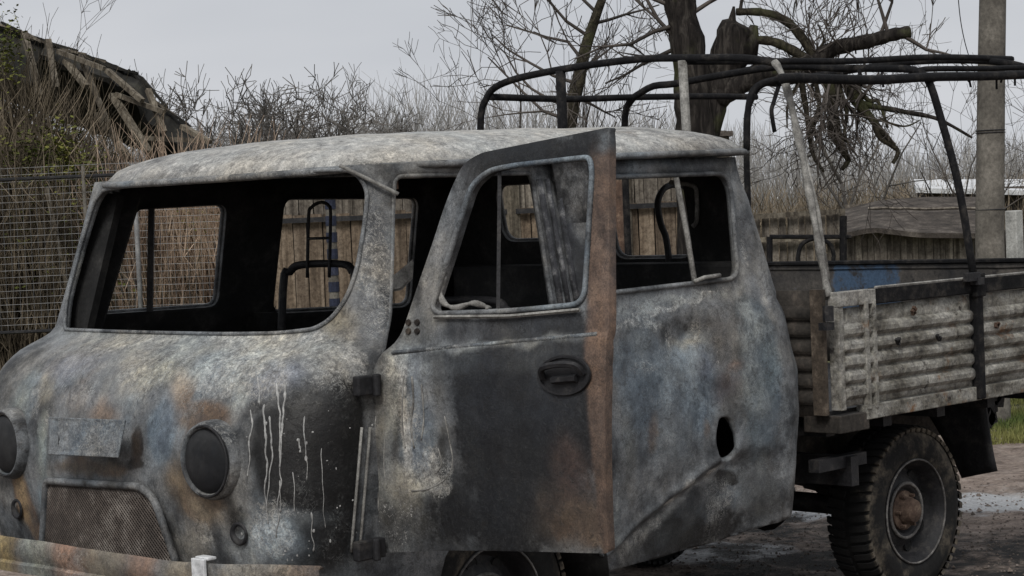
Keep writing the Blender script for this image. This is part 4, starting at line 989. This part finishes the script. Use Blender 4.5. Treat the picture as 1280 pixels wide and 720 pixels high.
# ---- tent frame
def hoop_path(X, z0=1.36):
    P = [(X, -.02, z0), (X, .04, 1.75), (X, .13, 2.10), (X, .18, 2.23), (X, .25, 2.285), (X, .40, 2.315), (X, .65, 2.335), (X, .96, 2.355), (X, 1.33, 2.35), (X, 1.60, 2.335), (X, 1.74, 2.32), (X, 1.84, 2.295), (X, 1.89, 2.255), (X, 1.935, 2.17), (X, 1.95, 1.9), (X, 1.95, z0)]
    return P
root = bpy.data.objects.new('tent_frame', None); col.objects.link(root); attach(root, truck); root.location = (.0, 0, 0)
def fpart(name, m, mat=M_frame): return m.obj(name, mat, root, True)
P1 = hoop_path(2.75); m = MB(); m.tube(smooth_path(P1[4:], 3), .0165, 7); fpart('hoop', m)
m = MB(); P = [(2.745, .24, 2.29), (2.745, .19, 2.2), (2.745, .14, 2.0), (2.745, .09, 1.75), (2.745, .045, 1.5), (2.745, .015, 1.34)]
m.tube(smooth_path(P, 4), [.019+.004*math.sin(i*1.7) for i in range(21)], 6, flat=.7); m.tube([(2.77, .20, 2.2), (2.768, .07, 1.68), (2.765, .02, 1.34)], .010, 5); fpart('hoop_leg', m, M_silver)
m = MB(); m.tube(smooth_path([(p[0], p[1], p[2]-(.02 if 3 < i < 12 else 0)+.008*math.sin(i*2.0)) for i, p in enumerate(hoop_path(3.75))], 3), .0175, 7); fpart('hoop', m)
m = MB(); m.tube(smooth_path([(4.72, p[1], p[2]+.012*math.sin(i*1.3)+.02) for i, p in enumerate(hoop_path(4.7))], 3), .0175, 7); fpart('hoop', m)
# longitudinals
m = MB(); m.tube(smooth_path([(2.62, .13, 2.205), (2.75, .14, 2.215), (3.3, .15, 2.215), (3.75, .16, 2.235), (4.2, .15, 2.245), (4.9, .14, 2.27)], 4), .021, 7); fpart('side_bar', m)
m = MB(); m.tube(smooth_path([(2.75, 1.87, 2.255), (3.3, 1.89, 2.25), (3.75, 1.885, 2.262), (4.3, 1.87, 2.27), (4.72, 1.87, 2.27)], 4), .0165, 7); fpart('side_bar', m)
m = MB(); m.tube(smooth_path([(2.75, .70, 2.325), (3.3, .62, 2.33), (3.75, .55, 2.335), (4.3, .5, 2.36), (4.9, .45, 2.36)], 4), .015, 7); fpart('ridge_bar', m)
m = MB(); m.tube(smooth_path([(3.75, .20, 2.25), (3.8, .22, 2.275), (4.3, .2, 2.285), (5.0, .2, 2.31)], 4), .013, 6); fpart('side_bar', m)
m = MB(); m.tube([(2.745, 1.42, 2.34), (2.745, 1.425, 1.36)], .023, 6); fpart('upright', m)
m = MB(); m.tube([(2.74, .715, 2.33), (2.74, .69, 1.36)], .020, 5); fpart('upright', m, M_silver)
rg = random.Random(5)
for k in range(14):
    X = rg.uniform(2.8, 4.8); Y = .16; L = rg.uniform(.01, .05); m = MB(); m.tube([(X, Y, 2.24+(rg.random()-.2)*.03), (X+rg.uniform(-.02, .02), Y, 2.235-L)], .006, 4); fpart('scorched_rag', m)
m = MB(); m.tube(smooth_path([(2.64, .14, 2.19), (2.60, .14, 2.12), (2.57, .13, 2.08), (2.585, .13, 2.0)], 4), .009, 5); fpart('hanging_strap', m)
m = MB(); m.tube(smooth_path([(2.64, .14, 2.21), (2.50, .145, 2.18), (2.45, .15, 2.10), (2.43, .15, 1.93)], 4), .013, 6); fpart('bent_brace', m)


# ------------------------------------------------------------------ VEGETATION
def branch(mb, p, d, L, r, depth, rg, spread=.6, upb=.15, seg=4, kids=3, sides=4, wob=.22, minr=.003, ratio=.62):
    pts = [p.copy()]; rs = [r]; q = p.copy(); dd = d.normalized()
    for i in range(seg):
        dd = (dd+Vector((rg.gauss(0, wob), rg.gauss(0, wob), rg.gauss(0, wob)+upb*.4))).normalized()
        q = q+dd*(L/seg); pts.append(q.copy()); rs.append(max(minr, r*(1-.65*(i+1)/seg)))
    mb.tube(pts, rs, sides if r > minr*2.5 else 3, cap=False)
    if depth <= 0: return
    for k in range(kids):
        i = rg.randint(max(1, seg//3), seg); b = pts[i]; s = (pts[i]-pts[i-1]).normalized()
        nd = (s+Vector((rg.gauss(0, spread), rg.gauss(0, spread), rg.gauss(0, spread)+upb))).normalized()
        branch(mb, b, nd, L*rg.uniform(ratio-.12, ratio+.12), max(minr, rs[i]*.72), depth-1, rg, spread, upb, max(2, seg-1), kids, sides, wob, minr, ratio)
def bare_tree(name, label, px, depth, h, seed, mat=M_twig, trunk_r=.09, kids=5, dep=4, spread=.55, minr=.006, lean=0, cat='tree', group=None, stems=1, upb=.12, dz=0):
    rg = random.Random(seed); g = gnd(px, depth, dz); e = empty(name, g, label, cat, group)
    m = MB(); H = h*.32
    m2 = MB()
    for s_ in range(stems):
        b = g+Vector((rg.uniform(-.3, .3), rg.uniform(-.3, .3), 0))*(stems > 1); d = Vector((lean+rg.gauss(0, .12+.2*(stems > 1)), rg.gauss(0, .1), 1)).normalized()
        P = [b]
        for i in range(4): P.append(P[-1]+(d+Vector((rg.gauss(0, .1), rg.gauss(0, .1), 0)))*H/4)
        m.tube(P, [trunk_r*(1-.12*i) for i in range(5)], 7)
        for k in range(kids+1):
            i = rg.choice((2, 3, 4, 4)); branch(m2, P[i], Vector((rg.gauss(0, .7), rg.gauss(0, .7), 1)), h*.36, trunk_r*.5, dep, rg, spread, upb, 4, kids, 4, .2, minr)
    m.obj('trunk', mat, e, True); m2.obj('crown', mat, e, True); return e
TG = 'bare orchard trees behind the truck'
bare_tree('bare_tree', 'thin bare fruit tree beside the collapsed roof', 205, 34, 4.5, 11, M_twigm, trunk_r=.06, spread=.5, group=TG, minr=.005, kids=4)
bare_tree('bare_tree', 'dense dark bare apple tree, widest of the orchard behind the cab', 318, 33, 4.7, 12, M_twigm, trunk_r=.10, kids=5, spread=.8, group=TG, upb=.02, minr=.0065)
bare_tree('bare_tree', 'bare tree with upright shoots just right of the dense apple tree', 385, 38, 4.3, 13, M_twigm, trunk_r=.07, group=TG, minr=.0055, kids=4)
bare_tree('bare_tree', 'low bare tree halfway along the cab roof line', 468, 42, 3.8, 14, M_twigm, trunk_r=.07, group=TG, minr=.0055, spread=.6, kids=4)
bare_tree('bare_tree', 'slender bare tree left of the tent frame front hoop', 545, 44, 3.9, 15, M_twigm, trunk_r=.06, group=TG, minr=.0055, kids=4)
bare_tree('bare_tree', 'tall twiggy bare tree reaching above the collapsed roof at the left edge', 40, 38, 6.2, 16, trunk_r=.06, group=TG, minr=.0045, spread=.5, kids=4, dep=3)
bare_tree('bare_tree', 'small bare tree rising behind the middle of the collapsed roof', 112, 38, 4.9, 17, trunk_r=.05, group=TG, minr=.004, kids=4, dep=3)
bare_tree('bare_tree', 'fine branched bare tree behind the open tent frame left of the big trunk', 680, 26, 5.4, 18, trunk_r=.05, spread=.42, minr=.0035, kids=3, group=TG, upb=.2)
bare_tree('bare_tree', 'fine branched bare tree behind the broken limb', 1085, 32, 6.0, 19, M_twigm, trunk_r=.05, spread=.6, minr=.0035, kids=4, dep=3, group=TG)
bare_tree('bare_tree', 'bare tree half hidden behind the concrete pole', 1190, 36, 4.4, 20, trunk_r=.05, group=TG, minr=.004, dep=3, kids=4)
bare_tree('bare_tree', 'bare tree at the right edge beyond the concrete pole', 1315, 34, 4.2, 22, trunk_r=.05, group=TG, minr=.004, dep=3, kids=4)
# distant belts of brushwood
def brushbelt(name, x0, x1, depth, dd, h0, h1, nst, mat, seed, seg=3, r=.02, hf=None, forks=3):
    rg = random.Random(seed); m = MB()
    for k in range(nst):
        px = rg.uniform(x0, x1); dp = depth+rg.uniform(-dd, dd); b = gnd(px, dp); h = rg.uniform(h0, h1)*(hf(px) if hf else 1)
        d = Vector((rg.gauss(0, .12), rg.gauss(0, .12), 1)).normalized(); P = [b]
        for i in range(seg): d = (d+Vector((rg.gauss(0, .09), rg.gauss(0, .09), 0))).normalized(); P.append(P[-1]+d*h/seg)
        m.tube(P, [r*(1-.8*i/seg) for i in range(seg+1)], 3, cap=False)
        for f_ in range(forks):
            i = rg.randint(1, seg); q = P[i]; dd_ = (d+Vector((rg.gauss(0, .4), rg.gauss(0, .4), .1))).normalized(); m.tube([q, q+dd_*h*.16, q+(dd_+Vector((rg.gauss(0, .2), 0, .2)))*h*.3], [r*.5, r*.35, r*.15], 3, cap=False)
    return tag(m.obj(name, mat), None, None, None, 'stuff')
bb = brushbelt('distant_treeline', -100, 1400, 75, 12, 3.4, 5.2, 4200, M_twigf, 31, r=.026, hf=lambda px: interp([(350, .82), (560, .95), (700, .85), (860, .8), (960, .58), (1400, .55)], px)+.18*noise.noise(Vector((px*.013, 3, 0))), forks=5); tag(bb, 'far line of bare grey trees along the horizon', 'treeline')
bb = brushbelt('dry_reeds', 930, 1300, 50, 7, .8, 1.7, 2600, M_vine, 32, r=.02, forks=2); tag(bb, 'brown dry reeds on the bank behind the low roof', 'reeds')
bb = brushbelt('bramble_thicket', -60, 250, 25.6, 1.0, 1.2, 4.0, 3000, M_vine, 33, seg=4, r=.011, hf=lambda px: interp([(-60, .84), (0, .78), (60, .71), (105, .62), (130, .48), (250, .34)], px), forks=4); tag(bb, 'tangled brown brambles climbing over the collapsed shed', 'brambles')
bb = brushbelt('dark_undergrowth', -60, 330, 26.6, .6, 1.0, 3.2, 2200, M_vine2, 34, seg=3, r=.018, forks=6, hf=lambda px: interp([(-60, 1.1), (60, .92), (120, .66), (150, .5), (250, .4)], px)); tag(bb, 'dark undergrowth behind the wire fence', 'undergrowth')
bb = brushbelt('dry_stalks', 150, 305, 24.9, .3, 1.3, 2.3, 1500, M_stalk, 35, seg=3, r=.013, forks=1); tag(bb, 'tan dry stalks standing behind the wire fence', 'dry stalks')
# leafy yellow-green shoots
m = MB(); rg = random.Random(4)
for k in range(3200):
    cl = rg.choice(((75, 195, 14, 20), (75, 195, 14, 20), (40, 200, 25, 18), (20, 200, 30, 25), (110, 300, 14, 35), (150, 330, 10, 30), (100, 210, 20, 14), (8, 60, 12, 25), (240, 280, 20, 14), (40, 290, 40, 50)))
    p = at(rg.gauss(cl[0], cl[2]), rg.gauss(cl[1], cl[3]), 24.7+rg.uniform(-.2, .4)); a = rg.uniform(0, 6.28); s_ = rg.uniform(.015, .04); u = Vector((math.cos(a), math.sin(a), rg.uniform(-.6, .6)))*s_; v = Vector((-math.sin(a), math.cos(a), rg.uniform(.2, 1)))*s_*.5
    m.add([p-u, p+v, p+u, p-v], [(0, 1, 2, 3)])
tag(m.obj('young_leaves', M_leaf), 'yellow-green young leaves among the brambles by the fence', 'leaves', None, 'stuff')
# grass
m = MB(); rg = random.Random(9)
for k in range(26000):
    if rg.random() < .6: px = rg.uniform(1215, 1330); dp = 1/rg.uniform(1/27, 1/12.6)
    else: px = rg.uniform(-60, 110); dp = 1/rg.uniform(1/25, 1/13)
    b = gnd(px, dp); 
    if fbm(b, .7, 3) < -.15 and px > 600: continue
    h = rg.uniform(.03, .09); a = rg.uniform(0, 6.28); w_ = .006; lx, ly = rg.gauss(0, .03), rg.gauss(0, .03)
    m.add([b+Vector((math.cos(a)*w_, math.sin(a)*w_, 0)), b-Vector((math.cos(a)*w_, math.sin(a)*w_, 0)), b+Vector((lx, ly, h))], [(0, 1, 2)])
tag(m.obj('grass', M_grass), 'short patchy spring grass beyond the dirt', 'grass', None, 'stuff')
# clods and gravel
m = MB(); rg = random.Random(10)
for k in range(4200):
    px = rg.uniform(760, 1330); dp = rg.uniform(7.6, 12.5); b = gnd(px, dp); s_ = rg.uniform(.003, .011)*(1 if rg.random() < .96 else 2.2)
    b.z = G_h(b.x, b.y)+s_*.2; vs = [b+Vector(d)*s_*rg.uniform(.6, 1.2) for d in ((1, 0, 0), (0, 1, 0), (-1, 0, 0), (0, -1, 0), (0, 0, .7), (0, 0, -.5))]
    m.add(vs, [(0, 1, 4), (1, 2, 4), (2, 3, 4), (3, 0, 4), (1, 0, 5), (2, 1, 5), (3, 2, 5), (0, 3, 5)])
tag(m.obj('gravel', simple_metal('grit_and_cinders', (.04, .034, .03), (.16, .13, .11), (.34, .30, .27), 7)), 'cinders and small stones scattered on the dirt', 'gravel', None, 'stuff')

# ---- the big broken tree
def knob(m, a):
    for i, v in enumerate(m.v): m.v[i] = v+Vector((noise.noise(v*7), noise.noise(v*7+Vector((5, 5, 5))), 0))*a*2
e = empty('broken_tree', gnd(868, 17), 'big dark tree with a snapped second trunk and a torn limb hanging right', 'tree')
DT = 17.0
def T(px, py, dd=0): return at(px, py, DT+dd)
m = MB(); base = gnd(872, DT); pts = [base, T(872, 260), T(870, 150), T(866, 100), T(858, 50), T(850, 10), T(842, -60), T(832, -160)]
m.tube(smooth_path(pts, 4), [.185-.0028*i+.008*math.sin(i*1.3) for i in range(29)], 14); knob(m, .02); m.obj('trunk', M_bark, e, True)
m = MB(); pts = [T(868, 230, .05), T(880, 160, .05), T(897, 110, .05), T(910, 75, .05), T(917, 45, .05), T(925, 30, .05)]
m.tube(smooth_path(pts, 4), [.13]*9+[.13, .13, .135, .145, .155, .16, .158, .152, .148, .14, .11, .05], 12)
m.tube([T(932, 75), T(936, 50), T(939, 32)], [.08, .06, .03], 6); m.tube([T(908, 60), T(915, 30), T(917, 8)], [.07, .045, .008], 6); knob(m, .028); m.obj('broken_stub', M_bark, e, True)
def limb(pts, r0, r1, mat=M_moss, name='limb', n=7):
    m = MB(); P = smooth_path(pts, 5); m.tube(P, [lerp(r0, r1, i/(len(P)-1))*(1+.08*math.sin(i*2.1)) for i in range(len(P))], n); return m.obj(name, mat, e, True)
limb([T(895, 125), T(925, 105), T(955, 92), T(990, 88), T(1015, 80)], .10, .10, M_bark)
limb([T(920, 15), T(955, 16), T(985, 28), T(1008, 55), T(1022, 78)], .030, .045, M_moss)
limb([T(935, 50), T(965, 52), T(992, 64), T(1015, 80)], .035, .045, M_moss)
limb([T(1010, 82), T(1040, 62), T(1085, 52), T(1115, 44), T(1138, 40)], .07, .05, M_bark)
limb([T(940, 98), T(980, 100), T(1030, 84)], .05, .06, M_bark)
limb([T(1045, 88), T(1070, 120), T(1095, 155), T(1118, 182)], .04, .02)
limb([T(1035, 88), T(1040, 130), T(1046, 165), T(1060, 200)], .06, .025)
limb([T(1050, 90), T(1072, 126), T(1120, 138), T(1170, 148), T(1215, 172)], .035, .010, M_bark)
limb([T(1000, 95), T(1008, 140), T(1015, 190), T(1030, 215)], .03, .01)
for pl, a_, b_ in (([(1052, 95), (1066, 125), (1090, 150), (1100, 172), (1122, 188), (1116, 204)], .034, .016), ([(1030, 95), (1040, 135), (1038, 160), (1052, 188), (1060, 200), (1052, 212)], .036, .018), ([(1018, 98), (1024, 130), (1016, 160), (1028, 185)], .024, .010),
    ([(1045, 100), (1058, 140), (1056, 170), (1072, 196)], .022, .008), ([(1060, 100), (1085, 125), (1098, 128), (1110, 160)], .024, .010), ([(1040, 90), (1020, 70), (1030, 50), (1022, 30)], .02, .006), ([(1000, 100), (985, 130), (984, 160)], .016, .006), ([(1100, 150), (1130, 158), (1150, 150)], .012, .005)):
    limb([T(*q) for q in pl], a_, b_)
m = MB(); rg = random.Random(77)
for k in range(20):
    px = rg.gauss(1045, 22); py = rg.uniform(80, 125); d = Vector((0, 0, 0))+CR*rg.gauss(.25, .55)-CU*1.0+fw*rg.gauss(0, .4)
    branch(m, T(px, py, rg.uniform(-.1, .1)), d, rg.uniform(.35, .85), .016, 3, rg, .5, -.08, 5, 3, 4, .34, .0028)
for k in range(22):
    px = rg.gauss(1028, 28); py = rg.uniform(60, 95); d = CR*rg.gauss(.1, .8)+CU*1.0+fw*rg.gauss(0, .4)
    branch(m, T(px, py), d, rg.uniform(.2, .6), .009, 2, rg, .5, .1, 3, 3, 3, .22, .0035)
m.obj('torn_twigs', M_twig, e, True)
m = MB()
for (px, py, dx, dy, L) in ((845, 10, -1, .5, 1.0), (850, 30, -1, -.1, 1.0), (842, 0, -1, 1, 1.2), (846, 50, -1.2, .4, .9), (860, 20, 1, .6, .8), (1100, 45, .3, 1, .6), (1110, 42, -.2, 1, .6), (855, 5, .8, 1, 1), (1125, 42, .8, -.5, .5), (925, 15, .2, 1, .5), (840, -20, -1, -.3, 1.2), (850, 58, -1, -.5, .7)):
    branch(m, T(px, py), CR*dx+CU*dy, L, .020, 3, rg, .5, .08, 4, 3, 4, .2, .004)
m.obj('crown', M_twig, e, True)
# second slim mossy tree
e2 = empty('slim_tree', gnd(705, 18), 'slim leaning mossy tree left of the big trunk', 'tree')
def T2(px, py): return at(px, py, 18)
m = MB(); P = smooth_path([gnd(700, 18), T2(702, 250), T2(712, 150), T2(722, 105), T2(732, 60), T2(745, 20), T2(758, -20), T2(765, -80)], 4); m.tube(P, [.085-.0022*i for i in range(len(P))], 8); m.obj('trunk', M_moss, e2, True)
m = MB(); rg = random.Random(71)
for (px, py, dx, dy, L) in ((728, 75, -1, 1, .8), (735, 45, -1, .6, .9), (722, 105, -.9, .4, .9), (740, 30, 1, .5, .6), (725, 95, 1, .8, .5), (716, 135, -1, .6, .8), (745, 15, -.6, 1, .7), (718, 120, .6, -.2, .4), (710, 150, -1.0, .9, .9)): branch(m, T2(px, py), CR*dx+CU*dy, L, .016, 3, rg, .45, .05, 4, 3, 4, .18, .0035)
m.obj('crown', M_twig, e2, True)

# ------------------------------------------------------------------ POLES, FENCE, SHEDS
e = empty('utility_pole', gnd(1236, 15.5), 'tall round weathered concrete pole standing right of the truck bed', 'pole')
m = MB(); P = [gnd(1236, 15.5), at(1237, 300, 15.5), at(1239, 100, 15.5), at(1242, -60, 15.5), at(1244, -220, 15.5)]; m.tube(P, [.11, .106, .101, .096, .09], 24); m.obj('shaft', M_conc, e, True, 60)
for py in (163, 166, 262): m = MB(); m.tube([at(1238, py, 15.5)+(Vector((math.cos(a), math.sin(a), 0)))*.107 for a in [2*pi*k/20 for k in range(20)]], .004, 4, True); m.obj('wire_band', M_black, e)
m = MB(); m.tube(smooth_path([at(1196, -30, 15), at(1200, 20, 15), at(1208, 60, 15), at(1222, 100, 15.4)], 6), .004, 4); tag(m.obj('hanging_cable', M_frame), 'thin loose cable hanging down beside the concrete pole', 'cable')
# wire mesh fence
DF = 24.0
fe = empty('wire_fence', gnd(60, DF), 'long wire mesh fence with grey posts in front of the brambles', 'fence')
def Fp(px, z):
    p = at(px, 260, DF); return Vector((p.x, p.y, z))
Ztop = at(60, 220, DF).z; Zbot = at(30, 415, DF).z
m = MB(); x = -40
while x < 306: m.tube([Fp(x, Zbot), Fp(x+1, Ztop+.12)], .0022, 3); x += 8.5
z = Zbot
while z < Ztop+.14: m.tube([Fp(-40, z), Fp(130, z+.01), Fp(305, z)], .0026, 3); z += .078
m.obj('wire_mesh', M_wire, fe)
for nm, z in (('rail', Ztop-.02), ('rail', Zbot)):
    m = MB(); m.tube([Fp(-40, z), Fp(306, z)], .02, 6); m.obj(nm, M_black, fe)
for px in (-30, 107, 170, 290):
    m = MB(); m.tube([Fp(px, 0), Fp(px-1, Ztop+.1)], .022 if px != 170 else .03, 6); m.obj('fence_post', M_conc if px != 170 else M_wire, fe, True)
for (a, b, c, d, lb) in ((58, 235, 82, 350, 'pale pole leaning left behind the wire fence'), (140, 300, 172, 390, 'short pale stick leaning behind the wire fence, seen through the windshield')):
    m = MB(); A1 = at(a, b, 24.5); B1 = at(c, d, 24.6); C1 = B1+(B1-A1)*((B1.z)/(A1.z-B1.z)); m.tube([A1, B1, C1], .03, 6); tag(m.obj('leaning_pole', M_raft, None, True), lb, 'pole')
# collapsed shed
sh = empty('collapsed_shed', gnd(90, 29), 'collapsed old shed with sagging mossy roof and bare rafters, overgrown with brambles', 'shed')
DS = 28.0
ridge = [(-60, 5), (0, 28), (60, 52), (125, 76), (178, 94), (192, 122), (215, 142), (252, 172), (290, 215)]
m = MB(); rg = random.Random(21)
P = []
for i in range(len(ridge)-1):
    (a, b), (c, d) = ridge[i], ridge[i+1]
    for k in range(5): P.append((a+(c-a)*k/5, b+(d-b)*k/5+rg.uniform(-2, 2)))
top_ = [at(a, b, DS) for a, b in P]; low = [at(a-10, b+(60 if a < 60 else 16 if a < 190 else 26)+rg.uniform(-2, 3), DS-.5) for a, b in P]; bk = [at(a+6, b+90, DS+1.2) for a, b in P]
n0 = len(top_); m.v = top_+low+bk
m.f = [(n0+i, n0+i+1, i+1, i) for i in range(n0-1) ]+[(i, i+1, 2*n0+i+1, 2*n0+i) for i in range(n0-1)]
o = m.obj('roof', M_roofold, sh); s_ = o.modifiers.new('t', 'SOLIDIFY'); s_.thickness = .07
for (a, b, c, d, wd) in ((140, 118, 186, 190, .11), (122, 142, 162, 200, .09), (82, 76, 108, 108, .09), (134, 88, 178, 126, .08), (72, 64, 130, 86, .06), (145, 118, 205, 140, .06), (170, 172, 250, 176, .05), (228, 158, 262, 178, .09), (60, 50, 70, 110, .08), (100, 70, 150, 190, .05), (30, 40, 50, 120, .08), (185, 112, 205, 165, .07)):
    m = MB(); A1 = at(a, b, DS-.6); B1 = at(c, d, DS-.9); m.beam(A1, B1, wd, .06); m.obj('rafter', M_raft, sh)
for k in range(26):
    a = rg.uniform(-20, 215); yy = interp(ridge, a)
    m = MB(); A1 = at(a, yy+rg.uniform(-1, 4), DS-.12); B1 = at(a+rg.uniform(18, 34), interp(ridge, a+26)+rg.uniform(0, 5), DS-.12); m.beam(A1, B1, rg.uniform(.06, .14), .03); m.obj('roof_board', M_raft if k % 3 == 0 else M_roofold, sh)
pw = gnd(-60, DS+.3); pe = gnd(270, DS+.3); m = MB()
m.box((pw+pe)/2+Vector((0, 0, .7)), ((pe-pw).length, .1, 1.4), Matrix.Rotation(math.atan2(pe.y-pw.y, pe.x-pw.x), 3, 'Z')); m.obj('wall', M_roofold, sh)

def plank_wall(root, x0, x1, depth, z0, ztop, wpx, mat, seed, gap=.06, depth2=None, name='plank', jag=.03):
    rg = random.Random(seed); x = x0; n_ = 0; depth2 = depth2 or depth
    while x < x1:
        wp = wpx*rg.uniform(.75, 1.25); dp = lerp(depth, depth2, (x-x0)/(x1-x0)); a = gnd(x, dp); b = gnd(min(x+wp*(1-gap), x1), dp); d = (b-a); wd = d.length; d.normalize()
        zt = (ztop(x) if callable(ztop) else ztop)+rg.uniform(-jag, jag); nrm_ = Vector((-d.y, d.x, 0)); c = (a+b)/2+nrm_*rg.uniform(-.012, .012)
        m = MB(); R = Matrix.Rotation(math.atan2(d.y, d.x)+rg.uniform(-.02, .02), 3, 'Z') @ Matrix.Rotation(rg.uniform(-.012, .012), 3, 'Y')
        m.box(Vector((c.x, c.y, (z0+zt)/2)), (wd, .025, zt-z0), R); m.obj(name, mat, root); x += wp; n_ += 1
    return n_
# plank barn wall seen through the cab windows
DB = 21.0
bw = empty('plank_barn', gnd(600, DB), 'long weathered plank barn wall standing behind the cab, seen through its windows', 'barn')
zt = at(600, 178, DB).z
plank_wall(bw, 300, 912, DB, .05, at(600, 262, DB).z, 17, M_woodt, 51)
plank_wall(bw, 300, 912, DB+.06, at(600, 262, DB).z-.05, zt, 15, M_wood, 52)
m = MB(); A1 = gnd(296, DB-.06, at(600, 266, DB).z); B1 = gnd(914, DB-.06, at(600, 266, DB).z); m.beam(A1, B1, .03, .05); m.obj('rail', M_black, bw)
m = MB(); m.beam(gnd(296, DB+.3, zt-.02), gnd(914, DB+.3, zt-.02), .9, .05, 0.0); m.obj('roof', M_slate, bw)
for px in (318, 470, 640, 780, 905):
    m = MB(); m.beam(gnd(px, DB-.04, 0), gnd(px, DB-.04, zt-.05), .12, .10); m.obj('post', M_raft, bw)
m = MB(); m.beam(gnd(300, DB+.5, zt/2), gnd(910, DB+.5, zt/2), .06, zt-.1); m.obj('back_wall', M_soot, bw)
# post with faded blue bands
bp_ = empty('striped_post', gnd(413, 19), 'old post with dark blue faded bands behind the cab, seen through the windshield', 'post')
m = MB(); za_ = 0; zt_ = at(413, 245, 19).z; m.tube([gnd(413, 19, 0), gnd(413, 19, zt_)], .045, 10); m.obj('shaft', M_conc, bp_, True, 60)
z = .3; M_band = simple_metal('faded_blue_bands', (.012, .014, .022), (.018, .023, .045), (.05, .055, .08), 6)
while z < zt_-.05: m = MB(); m.tube([gnd(413, 19, z), gnd(413, 19, z+.09)], .050, 10); m.obj('painted_band', M_band, bp_); z += .15
# reddish marker post seen through the rear side window
m = MB(); m.tube([gnd(774, 18, 0), gnd(774, 18, at(774, 225, 18).z)], .035, 6); tag(m.obj('rusty_post', M_rust, None, True), 'thin rusty orange post in front of the barn, seen through the rear side window', 'post')

# low shed right of the cab
DR = 25.0
fs = empty('low_shed', gnd(1140, DR), 'low shed of grey and brown boards under a dark sagging roof, right of the cab', 'shed')
ztl = at(1140, 293, DR).z
plank_wall(fs, 1058, 1224, DR, .05, lambda x: at(x, interp([(1058, 290), (1090, 285), (1150, 292), (1224, 293)], x), DR).z, 8.5, M_wood, 61, .1)
m = MB(); nn_ = 12; P0 = []; P1 = []
for i in range(nn_+1):
    x = 1052+180*i/nn_; P0.append(at(x, interp([(1052, 292), (1090, 284), (1150, 291), (1232, 292)], x), DR-.25)); P1.append(at(x, interp([(1052, 262), (1100, 250), (1160, 246), (1232, 246)], x), DR+2.2))
m.v = P0+P1; m.f = [(i, i+1, nn_+2+i, nn_+1+i) for i in range(nn_)]; o = m.obj('roof', M_slate, fs); s_ = o.modifiers.new('t', 'SOLIDIFY'); s_.thickness = .06
m = MB(); m.tube([at(x, 261-(x-1100)*.004+rg.uniform(-1, 1), DR+1.0) for x in range(1085, 1235, 12)], .018, 4); m.obj('roof_batten', M_wood, fs)
m = MB(); m.beam(gnd(1056, DR+2.2, .8), gnd(1226, DR+2.2, .8), .05, 1.6); m.obj('back_wall', M_wood, fs)
# board fence left of the shed
bf = empty('board_fence', gnd(1005, DR+1), 'short fence of old grey boards between the cab and the low shed', 'fence')
plank_wall(bf, 940, 1056, DR+1, .05, lambda x: at(x, interp([(940, 272), (1056, 262)], x), DR+1).z, 9, M_wood, 62, .15)
m = MB(); m.beam(at(940, 271, DR+.9), at(1056, 264, DR+.9), .05, .06); m.obj('rail', M_raft, bf)
m = MB(); m.beam(at(940, 300, DR+.9), at(1056, 297, DR+.9), .05, .06); m.obj('rail', M_raft, bf)
# pipe gate in front
pg = empty('pipe_gate', gnd(1020, 17), 'dark bent pipe rack with a round hoop, standing beyond the truck bed', 'pipe rack')
def Q(px, py): return at(px, py, 17)
m = MB(); m.tube([Q(962, 296), Q(1064, 296)], .018, 6); m.obj('crossbar', M_frame, pg)
m = MB(); m.tube([Q(1054, 270), Q(1054, 340), gnd(1054, 17)], .030, 6); m.obj('upright', M_frame, pg); m = MB(); m.tube([Q(962, 296), Q(962, 340), gnd(962, 17)], .025, 6); m.obj('upright', M_frame, pg)
m = MB(); m.tube(smooth_path([gnd(998, 17), Q(998, 345), Q(998, 318), Q(1004, 304), Q(1020, 298), Q(1036, 304), Q(1042, 318), Q(1042, 345), gnd(1042, 17)], 4), .018, 6); m.obj('hoop', M_frame, pg, True)
# white roofed building far right
wb = empty('white_roofed_shed', gnd(1240, 46), 'long low building with a white metal roof at the right edge', 'building')
m = MB(); P0 = [at(1145, 235, 44), at(1330, 239, 44)]; P1 = [at(1142, 224, 48), at(1330, 224, 48)]; m.v = P0+P1; m.f = [(0, 1, 3, 2)]; o = m.obj('roof', M_white, wb); s_ = o.modifiers.new('t', 'SOLIDIFY'); s_.thickness = .10
m = MB(); a = gnd(1148, 44.6); b = gnd(1330, 44.6); m.beam(a+Vector((0, 0, .95)), b+Vector((0, 0, .95)), .1, 1.6); m.obj('wall', M_slate, wb)
m = MB(); m.box(at(1268, 290, 20), (.11, .11, .5)); p = at(1268, 290, 20); m.v = []; m.f = []; zt_ = at(1268, 263, 20).z; m.box(Vector((p.x, p.y, zt_/2)), (.125, .125, zt_)); tag(bevel(m.obj('white_post', M_offw), .01), 'square white painted post right of the concrete pole', 'post')
m = MB(); m.box(Vector((p.x, p.y, 0))+CR*.25+Vector((0, .4, at(1285, 285, 20).z/2)), (.4, .2, at(1285, 285, 20).z)); 
bevel(m.obj('dark_gate_panel', M_slate), .01); bpy.data.objects['dark_gate_panel'].name = 'gate_panel'; tag(bpy.data.objects['gate_panel'], 'dark gate panel beside the white post at the right edge', 'gate')

# parts of burnt metal without heat colours of their own get an empty layer
for o in bpy.data.objects:
    if o.type == 'MESH' and any(k in (M_body, M_roof) for k in o.data.materials) and 'paint' not in o.data.attributes:
        a_ = o.data.attributes.new('paint', 'FLOAT_COLOR', 'POINT'); a_.data.foreach_set('color', np.zeros(len(o.data.vertices)*4))
